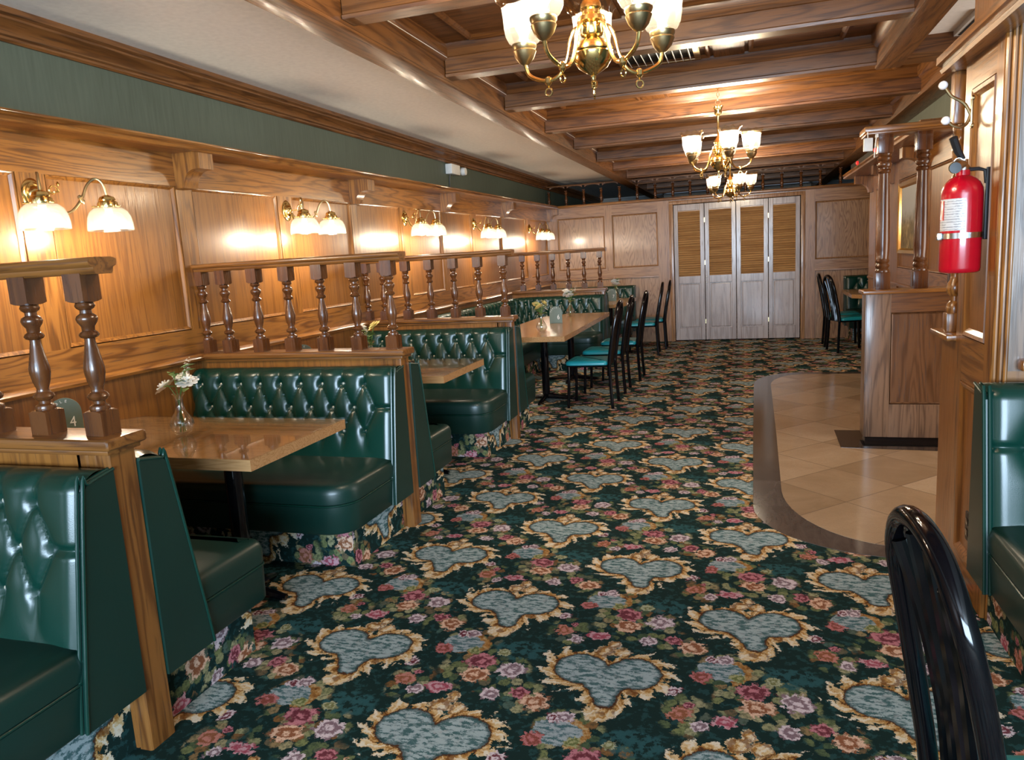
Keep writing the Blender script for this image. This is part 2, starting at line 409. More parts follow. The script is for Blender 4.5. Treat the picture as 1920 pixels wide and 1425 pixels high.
def tube(bm, pts, r, n=10, closed=False, flat=None):
    P = [Vector(p) for p in pts]; N = len(P); rings = []
    rad = r if isinstance(r, (list, tuple)) else [r] * N
    up0 = None
    for i in range(N):
        if closed: t = P[(i + 1) % N] - P[i - 1]
        else: t = P[min(i + 1, N - 1)] - P[max(i - 1, 0)]
        t.normalize()
        if up0 is None:
            a = Vector((0, 0, 1)) if abs(t.z) < .9 else Vector((1, 0, 0))
            up0 = (a - t * a.dot(t)).normalized()
        else:
            up0 = (up0 - t * up0.dot(t)).normalized()
        s = t.cross(up0)
        rings.append([bm.verts.new(P[i] + (up0 * math.cos(2 * PI * k / n) + s * math.sin(2 * PI * k / n)) * rad[i]) for k in range(n)])
    m = N if closed else N - 1
    for i in range(m):
        a, b = rings[i], rings[(i + 1) % N]
        for k in range(n):
            bm.faces.new((a[k], a[(k + 1) % n], b[(k + 1) % n], b[k]))
    if not closed:
        bm.faces.new(rings[0][::-1]); bm.faces.new(rings[-1])
    return bm
def prism(bm, poly, axis, a, b):
    """extrude a polygon: axis 0 -> poly is (y,z); 1 -> (x,z); 2 -> (x,y)"""
    def P(p, t): return ((t, p[0], p[1]), (p[0], t, p[1]), (p[0], p[1], t))[axis]
    A = [bm.verts.new(P(p, a)) for p in poly]; B2 = [bm.verts.new(P(p, b)) for p in poly]
    n = len(poly)
    for i in range(n): bm.faces.new((A[i], A[(i + 1) % n], B2[(i + 1) % n], B2[i]))
    bm.faces.new(A[::-1]); bm.faces.new(B2)
    return bm
def offset_poly(poly, d):
    """inset a CCW polygon by d"""
    n = len(poly); out = []
    for i in range(n):
        p0, p1, p2 = Vector(poly[i - 1]), Vector(poly[i]), Vector(poly[(i + 1) % n])
        e1, e2 = (p1 - p0), (p2 - p1)
        if e1.length < 1e-7: e1 = e2
        if e2.length < 1e-7: e2 = e1
        e1 = e1.normalized(); e2 = e2.normalized()
        n1, n2 = Vector((-e1.y, e1.x)), Vector((-e2.y, e2.x))
        m = n1 + n2; L = m.length_squared
        m = m * (2 / L) if L > .2 else n1
        if m.length > 2: m = m.normalized() * 2
        out.append(tuple(p1 + m * d))
    return out
def loft(bm, poly, levels, capb=True):
    """stack of (z, inset) rings of one polygon, capped on top"""
    rings = []
    for z, ins in levels:
        q = offset_poly(poly, ins) if abs(ins) > 1e-6 else poly
        rings.append([bm.verts.new((p[0], p[1], z)) for p in q])
    n = len(poly)
    for a, b in zip(rings, rings[1:]):
        for i in range(n): bm.faces.new((a[i], a[(i + 1) % n], b[(i + 1) % n], b[i]))
    bm.faces.new(rings[-1])
    if capb: bm.faces.new(rings[0][::-1])
    return bm
def round_corner(p0, p1, p2, r, k=7):
    """points replacing corner p1"""
    a, b, c = Vector(p0), Vector(p1), Vector(p2)
    u, v = (a - b).normalized(), (c - b).normalized()
    ang = u.angle(v); t = r / math.tan(ang / 2)
    s, e = b + u * t, b + v * t
    bis = (u + v).normalized(); cen = b + bis * (r / math.sin(ang / 2))
    a0 = math.atan2(*(s - cen).yx); a1 = math.atan2(*(e - cen).yx)
    d = (a1 - a0 + PI) % (2 * PI) - PI
    return [tuple(cen + Vector((math.cos(a0 + d * i / k), math.sin(a0 + d * i / k))) * r) for i in range(k + 1)]
def rpoly(pts, radii, k=7):
    out = []; n = len(pts)
    for i in range(n):
        if radii[i] > 0: out += round_corner(pts[i - 1], pts[i], pts[(i + 1) % n], radii[i], k)
        else: out.append(tuple(pts[i]))
    return out

def tag(o, label=None, cat=None, group=None, kind=None):
    if label: o['label'] = label
    if cat: o['category'] = cat
    if group: o['group'] = group
    if kind: o['kind'] = kind
    return o
def empty(name, loc, rotz=0):
    o = bpy.data.objects.new(name, None); COL.objects.link(o); o.location = loc; o.rotation_euler = (0, 0, rotz)
    o.empty_display_size = .1
    return o
def obj(name, bm, mat, parent=None, world=True, smooth=35):
    """world=True: the bmesh is in world space and the parent is only translated"""
    bmesh.ops.recalc_face_normals(bm, faces=bm.faces)
    if parent is not None and world:
        wl = Vector(parent.location); q = parent.parent
        while q: wl += Vector(q.location); q = q.parent
        bmesh.ops.translate(bm, verts=bm.verts, vec=-wl)
    me = bpy.data.meshes.new(name); bm.to_mesh(me); bm.free()
    me.materials.append(mat)
    if smooth:
        me.polygons.foreach_set('use_smooth', [True] * len(me.polygons)); me.set_sharp_from_angle(angle=math.radians(smooth))
    o = bpy.data.objects.new(name, me); COL.objects.link(o)
    if parent is not None: o.parent = parent
    return o
def kids(o): return [c for c in bpy.data.objects if c.parent == o]
def copy_tree(o, parent=None):
    c = o.copy(); COL.objects.link(c); c.parent = parent
    for ch in CH.get(o.name) or kids(o): copy_tree(ch, c)
    return c
CH = {}
def lamp(parent, loc, power, col=WARM, r=.03):
    l = bpy.data.lights.new('bulb_light', 'POINT'); l.energy = power; l.color = col; l.shadow_soft_size = r
    o = bpy.data.objects.new('bulb_light', l); COL.objects.link(o); o.location = loc
    if parent: o.parent = parent
    return o
_tn = [0]
def struct(bm, mat, label, cat='trim', smooth=35, name=None, group=None):
    if name is None:
        _tn[0] += 1; name = 'trim_%d' % _tn[0]
    return tag(obj(name, bm, mat, smooth=smooth), label, cat, group, 'structure')
def text_mesh(s, size, depth):
    c = bpy.data.curves.new('t', 'FONT'); c.body = s; c.size = size; c.extrude = depth; c.align_x = 'CENTER'; c.align_y = 'CENTER'
    o = bpy.data.objects.new('t', c); COL.objects.link(o)
    dg = bpy.context.evaluated_depsgraph_get(); me = bpy.data.meshes.new_from_object(o.evaluated_get(dg))
    bm = nb(); bm.from_mesh(me); bpy.data.meshes.remove(me); bpy.data.objects.remove(o); bpy.data.curves.remove(c)
    return bm
ORD = ['first', 'second', 'third', 'fourth', 'fifth', 'sixth', 'seventh', 'eighth', 'ninth', 'tenth']

# ---------------------------------------------------------------- room shell
XL, XR, YB, YF = -3.05, 3.2, 11.8, -5.0          # left wall, right wall, far wall, front wall behind the camera
def zd(z, y):                                     # the old panelling climbs a little towards the far end
    return z + .0065 * (y - 3.0) if z > 1.6 else z
def drift(bm):
    for v in bm.verts: v.co.z = zd(v.co.z, v.co.y)
    return bm

bm = nb(); box(bm, XL - .1, XR + .1, YF - .1, 16.8, -.1, 0)
struct(bm, CARPET, 'dark green carpet with blue cartouches, gold scrolls and rose bouquets', 'carpet', 0, 'floor')
# tile inlay at the entrance
def arcpts(cx, cy, rx, ry, a0, a1, k=12):
    return [(cx + rx * math.cos(math.radians(a0 + (a1 - a0) * i / k)), cy + ry * math.sin(math.radians(a0 + (a1 - a0) * i / k))) for i in range(k + 1)]
outer = [(2.9, 3.5)] + [(2.9, 8.66)] + arcpts(.56, 7.9, .49, .76, 90, 180) + [(.045, 5.8)] + arcpts(.66, 4.12, .63, .62, 180, 270)
inner = [(2.9, 3.63)] + [(2.9, 8.53)] + arcpts(.62, 7.85, .385, .68, 90, 180) + [(.212, 5.8)] + arcpts(.70, 4.4, .51, .77, 180, 270)
bm = nb(); prism(bm, outer[::-1], 2, -.001, .003); struct(bm, BORDER, 'dark brown marble border curving around the beige tile floor', 'floor border', 0)
bm = nb(); prism(bm, inner[::-1], 2, -.001, .005); struct(bm, TILE, 'beige travertine floor tiles laid diagonally inside the dark border', 'tile floor', 0)
bm = nb(); prism(bm, [(.62, 5.42), (1.42, 5.36), (1.42, 5.93), (.63, 5.93)], 2, -.001, .007); struct(bm, GRANITE, 'black granite slab set in the tiles under the oak divider', 'floor inset', 0)

# left wall: green paper above, oak wainscot with sunk panels below
bm = nb(); box(bm, XL - .1, XL, YF, 16.8, 0, 2.62)
WL = tag(obj('wall_left', bm, PAPERG, smooth=0), 'long left wall, green paper above oak panelling', 'wall', None, 'structure')
bm = nb(); box(bm, XL, XL + .012, YF, 11.8, .0, 2.12); drift(bm); obj('oak_panelling', bm, PANEL, WL, smooth=0)
stile = [(.6, .15), (1.62, .125), (2.595, .142), (3.547, .125), (4.52, .17), (5.47, .1), (6.4, .17), (7.36, .12), (8.28, .17), (9.38, .13), (10.55, .2), (11.72, .16)]
for y, wd in stile:
    bm = nb(); box(bm, XL + .01, XL + .03, y - wd / 2, y + wd / 2, 1.1, 1.96); drift(bm); obj('stile', bm, OAKS[2], WL, smooth=0)
bm = nb(); box(bm, XL + .01, XL + .032, YF, 11.8, .972, 1.135); obj('chair_rail_board', bm, OAKS[1], WL, smooth=0)
bm = nb(); box(bm, XL + .01, XL + .032, YF, 11.8, 1.93, 2.11); drift(bm); obj('frieze_board', bm, OAKS[1], WL, smooth=0)
bm = nb(); prism(bm, [(XL + .03, .95), (XL + .06, .955), (XL + .064, .97), (XL + .052, .985), (XL + .03, .99)], 1, YF, 11.8); obj('chair_rail_nosing', bm, OAKS[1], WL, smooth=50)
def frame_mould(bm, x, y0, y1, z0, z1, wdt=.022, out=.016):
    """picture-frame moulding around a sunk panel on the plane x (facing +x)"""
    sec = [(0, 0), (.006, out), (wdt * .55, out * .8), (wdt, .002), (wdt, 0)]
    cor = [(y0, z0), (y1, z0), (y1, z1), (y0, z1)]
    dirs = [(1, 1), (-1, 1), (-1, -1), (1, -1)]
    rings = [[bm.verts.new((x + d, c[0] + s[0] * t, c[1] + s[1] * t)) for t, d in sec] for c, s in zip(cor, dirs)]
    for i in range(4):
        a, b = rings[i], rings[(i + 1) % 4]
        for j in range(len(sec) - 1): bm.faces.new((a[j], b[j], b[j + 1], a[j + 1]))
for (ya, wa), (yb, wb) in zip(stile, stile[1:]):
    bm = nb(); frame_mould(bm, XL + .012, ya + wa / 2, yb - wb / 2, 1.135, 1.935); drift(bm); obj('panel_moulding', bm, OAKS[2], WL, smooth=0)
# ledge and its fascia
prof = [(XL, 2.105), (-2.86, 2.105), (-2.845, 2.098), (-2.825, 2.1), (-2.82, 2.115), (-2.832, 2.128), (-2.82, 2.138), (-2.82, 2.146), (XL, 2.146)]
bm = nb(); prism(bm, prof, 1, YF, 11.85)
bmesh.ops.bisect_plane(bm, geom=bm.verts[:] + bm.edges[:] + bm.faces[:], plane_co=(0, 3, 0), plane_no=(0, 1, 0)); drift(bm)
struct(bm, OAKS[1], 'long oak ledge running above the panels of the left wall', 'ledge', 40)
corb = [(XL + .01, 1.918), (XL + .085, 1.918)] + [(XL + .085 + .085 * (1 - math.cos(math.radians(a))), 1.918 + .095 * math.sin(math.radians(a))) for a in range(15, 91, 15)] + [(XL + .205, 2.013), (XL + .205, 2.106), (XL + .01, 2.106)]
for i, (y, wd) in enumerate([s for k, s in enumerate(stile) if k % 2]):
    bm = nb(); prism(bm, corb, 1, y - .058, y + .058); drift(bm)
    tag(obj('oak_corbel', bm, OAKS[2], smooth=30), (['oak corbel under the left ledge nearest the camera, out of frame', 'large oak corbel under the left ledge, right of the nearest wall sconce', 'oak corbel under the left ledge, between the second and third sconces', 'oak corbel under the left ledge, between the third and fourth sconces', 'oak corbel under the left ledge, between the fourth and fifth sconces', 'small oak corbel in the far left corner under the ledge'])[i], 'bracket', 'oak corbels under the left ledge')
# crown moulding on the left wall
cp = [(XL, 2.478), (XL + .012, 2.478), (XL + .02, 2.487), (XL + .02, 2.497), (XL + .035, 2.503), (XL + .042, 2.522), (XL + .062, 2.54), (XL + .085, 2.552), (XL + .085, 2.562), (XL + .105, 2.57), (XL + .105, 2.6), (XL, 2.6)]
bm = nb(); prism(bm, cp, 1, YF, 16.7); struct(bm, BEAM[1], 'dark crown moulding along the top of the green left wall', 'crown moulding', 40)

# ceiling: plain painted strips left and right, oak coffers between
ZC = 2.595
bm = nb(); box(bm, XL - .1, -1.64, YF, 16.8, ZC, 2.8); struct(bm, CREAMC, 'plain cream painted ceiling strip along the left wall', 'ceiling', 0, 'ceiling')
bm = nb(); box(bm, .84, XR + .1, YF, 5.32, ZC, 2.8); struct(bm, CREAMC, 'plain painted ceiling over the right side of the room', 'ceiling', 0, 'ceiling')
bm = nb(); box(bm, 1.3, XR + .1, 5.32, 16.8, ZC, 2.8); struct(bm, CREAMC, 'plain painted ceiling behind the oak divider', 'ceiling', 0, 'ceiling')
BX0, BX1, ZB, ZK = -1.65, .77, 2.45, 2.665
bm = nb(); box(bm, BX0 - .02, BX1 + .05, YF, 16.8, ZK, 2.8); struct(bm, BEAM[0], 'oak boarded coffered ceiling down the middle of the room', 'coffered ceiling', 0, 'ceiling')
bm = nb(); box(bm, BX1, 1.32, 5.3, 16.8, ZK, 2.8); struct(bm, BEAM[0], 'wider end of the oak coffered ceiling past the entrance', 'coffered ceiling', 0, 'ceiling')
def beamprof(x0, x1, right_open=1):
    return [(x0, ZB), (x1 - .012, ZB), (x1, ZB + .006), (x1, ZB + .02), (x1 - .01, ZB + .028), (x1 - .01, 2.58), (x1 + .004, 2.59), (x1 + .018, 2.61), (x1 + .024, 2.64), (x1 + .024, ZK + .002), (x0, ZK + .002)]
bm = nb(); prism(bm, beamprof(-1.80, BX0), 1, YF, 16.7); struct(bm, BEAM[1], 'long oak beam between the cream ceiling strip and the coffers', 'ceiling beam', 40)
m = [(.77 + .91 - a, b) for a, b in beamprof(.77, .91)]
bm = nb(); prism(bm, m, 1, YF, 5.3); struct(bm, BEAM[1], 'oak beam along the right edge of the near coffers', 'ceiling beam', 40)
m = [(1.25 + 1.42 - a, b) for a, b in beamprof(1.25, 1.42)]
bm = nb(); prism(bm, m, 1, 5.3, 16.7); struct(bm, BEAM[1], 'oak beam at the right edge of the far coffers against the green wall', 'ceiling beam', 40)
bm = nb(); prism(bm, [(5.2, 2.5), (5.22, 2.48), (5.34, 2.48), (5.34, ZK), (5.2, ZK)], 0, .9, XR); struct(bm, BEAM[0], 'oak cross beam ending the plain ceiling above the entrance', 'ceiling beam', 40)
YBM = [.75, 1.9, 3.044, 4.218, 5.346, 6.488, 7.636, 8.86, 9.99, 11.157, 12.3, 13.5, 14.7]
for i, y in enumerate(YBM):
    x1 = BX1 + .01 if y < 5.3 else 1.26
    pr = [(y + .004, 2.49), (y + .11, 2.49), (y + .114, 2.5), (y + .106, 2.51), (y + .106, 2.6), (y + .125, 2.63), (y + .13, ZK + .002), (y - .03, ZK + .002), (y - .025, 2.64), (y - .008, 2.615), (y, 2.6), (y + .008, 2.597), (y + .008, 2.512), (y, 2.505)]
    bm = nb(); prism(bm, pr, 0, BX0 - .005, x1)
    lab = ['oak cross beam overhead, out of frame behind the first chandelier', 'oak cross beam in line with the nearest chandelier', 'oak cross beam cut by the top edge of the picture, left of the nearest chandelier'][i] if i < 3 else 'oak ceiling cross beam, %s in order past the one cut by the picture top' % ORD[i - 3]
    struct(bm, BEAM[0], lab, 'ceiling beam', 30, group='oak cross beams of the coffered ceiling')
    if i + 1 < len(YBM):
        ya, yb = y + .13, YBM[i + 1] - .03
        xe = x1 - .02
        sx = [-.19, .0] if i % 2 else [-.80, -.62]
        bm = nb(); box(bm, sx[0], sx[1], ya, yb, ZK - .012, ZK + .004)
        struct(bm, BEAM[1], 'oak strap board across the %s coffer bay from the camera' % (ORD[i] if i < 10 else 'far'), 'ceiling board', 0, group='strap boards in the coffers')
        cells = [(BX0 + .18, sx[0] - .02), (sx[1] + .02, xe - .17)]
        for j, (a, b) in enumerate(cells):
            bm = nb()
            sec = [(0, 0), (.006, -.02), (.02, -.016), (.034, -.004), (.034, 0)]
            cor = [(a, ya + .05), (b, ya + .05), (b, yb - .05), (a, yb - .05)]; ds = [(1, 1), (-1, 1), (-1, -1), (1, -1)]
            rg = [[bm.verts.new((c[0] + s[0] * t, c[1] + s[1] * t, ZK + d)) for t, d in sec] for c, s in zip(cor, ds)]
            for k in range(4):
                A, Bq = rg[k], rg[(k + 1) % 4]
                for q in range(4): bm.faces.new((A[q], Bq[q], Bq[q + 1], A[q + 1]))
            struct(bm, BEAM[0], 'raised moulding frame on the %s of the %s coffer bay' % ('left' if j == 0 else 'right', ORD[i] if i < 10 else 'far'), 'ceiling moulding', 0, group='moulding frames in the coffers')

# far wall with the folding doors
bm = nb()
box(bm, XL, -1.07, YB, YB + .12, 0, 2.165); box(bm, .775, XR, YB, YB + .12, 0, 2.165); box(bm, -1.07, .775, YB, YB + .12, 2.1, 2.165)
WF = tag(obj('wall_far', bm, FARP, smooth=0), 'far oak panelled wall around the folding doors', 'wall', None, 'structure')
for x0, x1, z0, z1, nm, mt in ((XL, -2.88, 0, 2.165, 'stile', 2), (-2.12, -2.0, 1.15, 2.165, 'stile', 2), (-1.295, -1.12, 0, 2.165, 'stile', 2), (.83, .965, 0, 2.165, 'stile', 2), (1.69, 1.86, 0, 2.165, 'stile', 2), (2.5, 2.65, 1.15, 2.165, 'stile', 2),
                              (XL, -1.12, 2.005, 2.165, 'rail', 0), (.83, XR, 1.99, 2.165, 'rail', 0), (XL, -1.295, 1.03, 1.185, 'rail', 0), (.965, XR, 1.01, 1.155, 'rail', 0)):
    bm = nb(); box(bm, x0, x1, YB - (.02 if nm == 'stile' else .0185), YB + .01, z0, z1); obj(nm, bm, FARO[mt], WF, smooth=0)
for x0, x1 in ((-2.88, -2.12), (-2.0, -1.295), (.965, 1.69), (1.86, 2.5)):
    bm = nb(); frame_mould(bm, 0, x0, x1, 1.16 if x0 > 0 else 1.185, 1.99 if x0 > 0 else 2.005)
    bmesh.ops.transform(bm, matrix=Matrix(((0, 1, 0, 0), (-1, 0, 0, YB), (0, 0, 1, 0), (0, 0, 0, 1))), verts=bm.verts); obj('panel_moulding', bm, FARO[2], WF, smooth=0)
for a, b, z0, z1 in ((XL, -1.295, 1.018, 1.036), (.965, XR, .995, 1.013)):
    bm = nb(); box(bm, a, b, YB - .035, YB, z0, z1, .005); obj('rail_nosing', bm, FARO[0], WF)
for x0, x1, z0, z1 in ((-1.12, -1.058, 0, 2.1), (.77, .83, 0, 2.1), (-1.12, .83, 2.095, 2.15)):
    bm = nb(); box(bm, x0, x1, YB - .03, YB + .04, z0, z1, .008); obj('door_casing', bm, FARO[2], WF)
bm = nb(); box(bm, XL, XR, 11.62, 11.95, 2.165, 2.2, .01); struct(bm, OAKS[0], 'oak ledge along the top of the far wall carrying the little railing', 'ledge')
bm = nb(); box(bm, XL, XR, 16.5, 16.7, 0, 2.6); struct(bm, PAPERG, 'green papered wall of the space beyond the railing', 'wall', 0, 'wall_beyond')
bm = nb(); prism(bm, [(16.5, 2.5), (16.49, 2.5), (16.4, 2.585), (16.4, 2.6), (16.5, 2.6)], 0, XL, XR); struct(bm, WHITE, 'pale crown line on the wall beyond the railing', 'crown moulding', 0)

D = tag(empty('door_1', (-.145, YB, 0)), 'four leaf folding door with louvred tops and solid lower panels', 'door', None, 'structure')
dx = [-1.055, -.597, -.138, .32, .764]
for i in range(4):
    a, b = dx[i] + .004, dx[i + 1] - .004; st = .062
    bm = nb()
    for x0, x1, z0, z1 in ((a, a + st, .014, 2.088), (b - st, b, .014, 2.088), (a + st, b - st, 1.996, 2.088), (a + st, b - st, .892, 1.004), (a + st, b - st, .014, .2)): box(bm, x0, x1, YB + .0, YB + .035, z0, z1, .003, 1)
    lf = obj('door_leaf', bm, DOORW, D)
    bm = nb(); z = 1.01
    while z < 1.985:
        prism(bm, [(YB + .003, z - .012), (YB + .026, z + .016), (YB + .033, z + .012), (YB + .01, z - .017)], 0, a + st, b - st); z += .033
    box(bm, a + st, b - st, YB + .032, YB + .037, 1.0, 1.998)
    obj('louvre', bm, LOUVRE, lf, smooth=0)
    bm = nb(); box(bm, a + st + .02, b - st - .02, YB + .014, YB + .03, .215, .877, .008, 2); box(bm, a + st, b - st, YB + .024, YB + .034, .2, .892); obj('lower_panel', bm, DOORW, lf, smooth=0)
    if i == 1:
        for zk in (.985, .9):
            bm = nb(); lathe(bm, [(0, 0), (.008, 0), (.012, .012), (.01, .02), (0, .024)], 12, mat=Matrix.Translation((a + .022, YB, zk)) @ Matrix.Rotation(PI / 2, 4, 'X')); obj('knob', bm, PORC, lf)
    if i % 2:
        for zk in (1.84, 1.2, .3):
            bm = nb(); box(bm, a - .009, a + .004, YB - .004, YB + .004, zk - .035, zk + .035); obj('hinge', bm, BRASS_D, lf)

# railing standing on the far ledge
G = tag(empty('gallery_railing', (-.8, 11.75, 2.2)), 'low railing of small turned balusters on the far wall ledge', 'railing')
bm = nb(); box(bm, XL, 1.42, 11.725, 11.775, 2.5, 2.522, .006); obj('top_rail', bm, BEAM[0], G)
def baluster_prof(h, s=1.0):
    pr = [(.0, 0), (.021, 0), (.023, .008), (.021, .016), (.013, .022), (.013, .03), (.021, .036), (.024, .044), (.021, .052), (.0145, .058), (.013, .066), (.019, .09), (.0225, .115), (.0225, .13), (.019, .155), (.0145, .185), (.0115, .207), (.0115, .215),
          (.019, .219), (.022, .226), (.019, .233), (.0135, .238), (.0145, .25), (.021, .262), (.0235, .272), (.021, .281), (.013, .288), (.0125, .297), (.019, .303), (.0215, .31), (.019, .318), (0, .318)]
    return [(r * s, z * h / .318) for r, z in pr]
bm = nb(); lathe(bm, baluster_prof(.235, 1.1), 12)
box(bm, -.02, .02, -.02, .02, 0, .012); box(bm, -.02, .02, -.02, .02, .222, .235)
gb0 = obj('baluster', bm, WALNUT, G, world=False)
gx = [-2.99, -2.71, -2.425, -2.147, -1.86, -1.588, -1.315, -1.05, -.795, -.54, -.27, 0, .245, .506, .767, 1.024, 1.29]
bk = []
for i, x in enumerate(gx):
    b = gb0 if i == 0 else gb0.copy()
    if i: COL.objects.link(b)
    b.location = (x + .8, 0, 0)
for i in range(len(gx) - 1):        # small scalloped brackets under the rail
    a, b = gx[i] + .02, gx[i + 1] - .02
    bm = nb(); k = 10
    pts = [(a, 2.502)] + [(a + (b - a) * j / k, 2.498 - .028 * abs(2 * j / k - 1) ** 4) for j in range(k + 1)] + [(b, 2.502)]
    prism(bm, pts, 1, 11.742, 11.758); obj('scallop', bm, BEAM[0], G, smooth=0)

# right side: pillar wall, painting wall, outer walls
bm = nb(); box(bm, .84, XR, 2.99, 3.42, 0, 2.6)
WR = tag(obj('wall_right', bm, PANEL, smooth=0), 'full height oak pillar wall on the right carrying the extinguisher', 'wall', None, 'structure')
bm = nb(); box(bm, .828, .845, 2.985, 3.07, 0, 2.1); box(bm, .828, .845, 3.36, 3.452, 0, 2.1); obj('stile', bm, OAKS[2], WR, smooth=0)
bm = nb()
for z0, z1 in ((.0, .13), (.84, 1.02), (1.965, 2.1)): box(bm, .828, .845, 3.07, 3.36, z0, z1)
obj('rail', bm, OAKS[1], WR, smooth=0)
for z0, z1 in ((.13, .84), (1.02, 1.965)):
    bm = nb(); frame_mould(bm, 0, 3.07, 3.36, z0, z1, .035, .018)
    for v in bm.verts: v.co.x = .842 - v.co.x
    obj('panel_moulding', bm, OAKS[2], WR, smooth=0)
bm = nb()
for i, (y, r) in enumerate(((2.972, .012), (2.95, .009), (2.934, .007))): tube(bm, [(.838 + i * .012, y + .012, 0), (.838 + i * .012, y + .012, 2.1)], r, 10)
obj('corner_moulding', bm, OAKS[2], WR)
bm = nb(); box(bm, .85, XR, 2.955, 2.995, .94, 2.1); obj('front_face', bm, GREYOAK, WR, smooth=0)
bm = nb(); frame_mould(bm, 0, .99, 2.2, 1.2, 1.93, .03, .02)
bmesh.ops.transform(bm, matrix=Matrix(((0, 1, 0, 0), (-1, 0, 0, 2.955), (0, 0, 1, 0), (0, 0, 0, 1))), verts=bm.verts); obj('panel_moulding', bm, OAKS[2], WR, smooth=0)
bm = nb(); box(bm, .9, 2.7, 2.9, 2.975, .945, .985, .012); obj('bench_cap', bm, OAKS[0], WR)
# cornice on the pillar wall
cpr = [(.84, 2.07), (.79, 2.07), (.762, 2.066), (.755, 2.08), (.765, 2.09), (.742, 2.1), (.742, 2.128), (.84, 2.128)]
bm = nb(); prism(bm, cpr, 1, YF, 3.55); box(bm, .835, XR, 3.4, 3.55, 2.07, 2.128, .006); struct(bm, OAKS[1], 'oak cornice along the top of the right pillar wall', 'cornice', 40)
bm = nb(); box(bm, .95, XR, 2.99, 3.42, 2.128, 2.6); struct(bm, PAPERG, 'green papered wall above the right pillar cornice', 'wall', 0, 'wall_upper_right')
bm = nb(); box(bm, 1.42, XR, 5.62, 9.75, 0, 2.6)
WP = tag(obj('wall_painting', bm, PAPERG, smooth=0), 'right wall behind the columns, panelled oak with green paper on top', 'wall', None, 'structure')
bm = nb(); box(bm, 1.408, 1.425, 5.62, 9.752, 0, 2.18); obj('oak_panelling', bm, PANEL, WP, smooth=0)
for y0, y1 in ((5.62, 5.75), (6.8, 6.93), (8.0, 8.5), (9.3, 9.755)):
    bm = nb(); box(bm, 1.39, 1.412, y0, y1, 0, 2.15); obj('stile', bm, OAKS[2], WP, smooth=0)
for z0, z1 in ((.97, 1.13), (1.95, 2.15)):
    bm = nb(); box(bm, 1.391, 1.412, 5.62, 9.752, z0, z1); obj('rail', bm, OAKS[1], WP, smooth=0)
for y0, y1 in ((5.75, 6.8), (6.93, 8.0), (8.5, 9.3)):
    bm = nb(); frame_mould(bm, 0, y0, y1, 1.13, 1.95)
    for v in bm.verts: v.co.x = 1.408 - v.co.x
    obj('panel_moulding', bm, OAKS[2], WP, smooth=0)
bm = nb(); box(bm, 1.375, 1.42, 5.62, 9.75, .955, .985, .006); obj('rail_nosing', bm, OAKS[1], WP)
bm = nb(); prism(bm, [(1.42, 2.13), (1.15, 2.13), (1.12, 2.135), (1.115, 2.15), (1.128, 2.158), (1.11, 2.168), (1.11, 2.18), (1.42, 2.18)], 1, 5.7, 9.9); struct(bm, OAKS[1], 'oak ledge above the painting on the right wall', 'ledge', 40)
corr = [(1.40, 1.94), (1.345, 1.94)] + [(1.345 - .1 * (1 - math.cos(math.radians(a))), 1.94 + .1 * math.sin(math.radians(a))) for a in range(15, 91, 15)] + [(1.2, 2.045), (1.2, 2.132), (1.40, 2.132)]
for i, y in enumerate((6.86, 8.3, 9.55)):
    bm = nb(); prism(bm, corr, 1, y - .06, y + .06)
    tag(obj('oak_corbel', bm, OAKS[2], smooth=30), ['oak corbel with rounded edge right of the second oak column', 'oak corbel above the left side of the painting', 'oak corbel at the far end of the right wall ledge'][i], 'bracket', 'oak corbels under the right ledge')
bm = nb(); box(bm, XR, XR + .1, YF, 3.6, 0, 2.7); box(bm, XR, XR + .1, 5.2, 16.8, 0, 2.7); box(bm, XR, XR + .1, 3.6, 5.2, 2.2, 2.7); struct(bm, PAPERG, 'outer right wall with the entrance opening', 'wall', 0, 'wall_outer')
bm = nb(); box(bm, XL, XR, YF - .1, YF, 0, .65); box(bm, XL, XR, YF - .1, YF, 2.4, 2.7); box(bm, XL, -1.5, YF - .1, YF, .65, 2.4); box(bm, 3.0, XR, YF - .1, YF, .65, 2.4)
struct(bm, PAPERG, 'front wall behind the camera with a wide window opening', 'wall', 0, 'wall_front')
# ---------------------------------------------------------------- tufted benches
def resample(pts, step):
    P = [Vector(p) for p in pts]; L = [0]
    for a, b in zip(P, P[1:]): L.append(L[-1] + (b - a).length)
    n = max(2, int(round(L[-1] / step))); out = []; j = 0
    for i in range(n + 1):
        s = L[-1] * i / n
        while j < len(P) - 2 and L[j + 1] < s: j += 1
        t = (s - L[j]) / max(1e-9, L[j + 1] - L[j]); p = P[j].lerp(P[j + 1], t); out.append((s, p))
    res = []
    for i, (s, p) in enumerate(out):
        a = out[max(i - 1, 0)][1]; b = out[min(i + 1, n)][1]; t = (b - a).normalized()
        res.append((s, p, Vector((t.y, -t.x))))
    return res, L[-1]
BPROF = []                                   # (d, z, t along) of the backrest front
def bprof():
    d = lambda z: .205 - (z - .2) * .155
    pts = [(d(z), z) for z in [.40 + .008 * i for i in range(58)]]
    d1, z1 = pts[-1]
    pts += [(.035 + (d1 - .035) * math.cos(math.radians(a)), z1 + .05 * math.sin(math.radians(a))) for a in range(10, 91, 10)] + [(.015, z1 + .048), (0, z1 + .04)]
    return pts
BPROF = bprof()
ROW = (.825, .70, .575); AS = .13
def sm(x, a, b):
    t = min(1, max(0, (x - a) / (b - a))); return t * t * (3 - 2 * t)
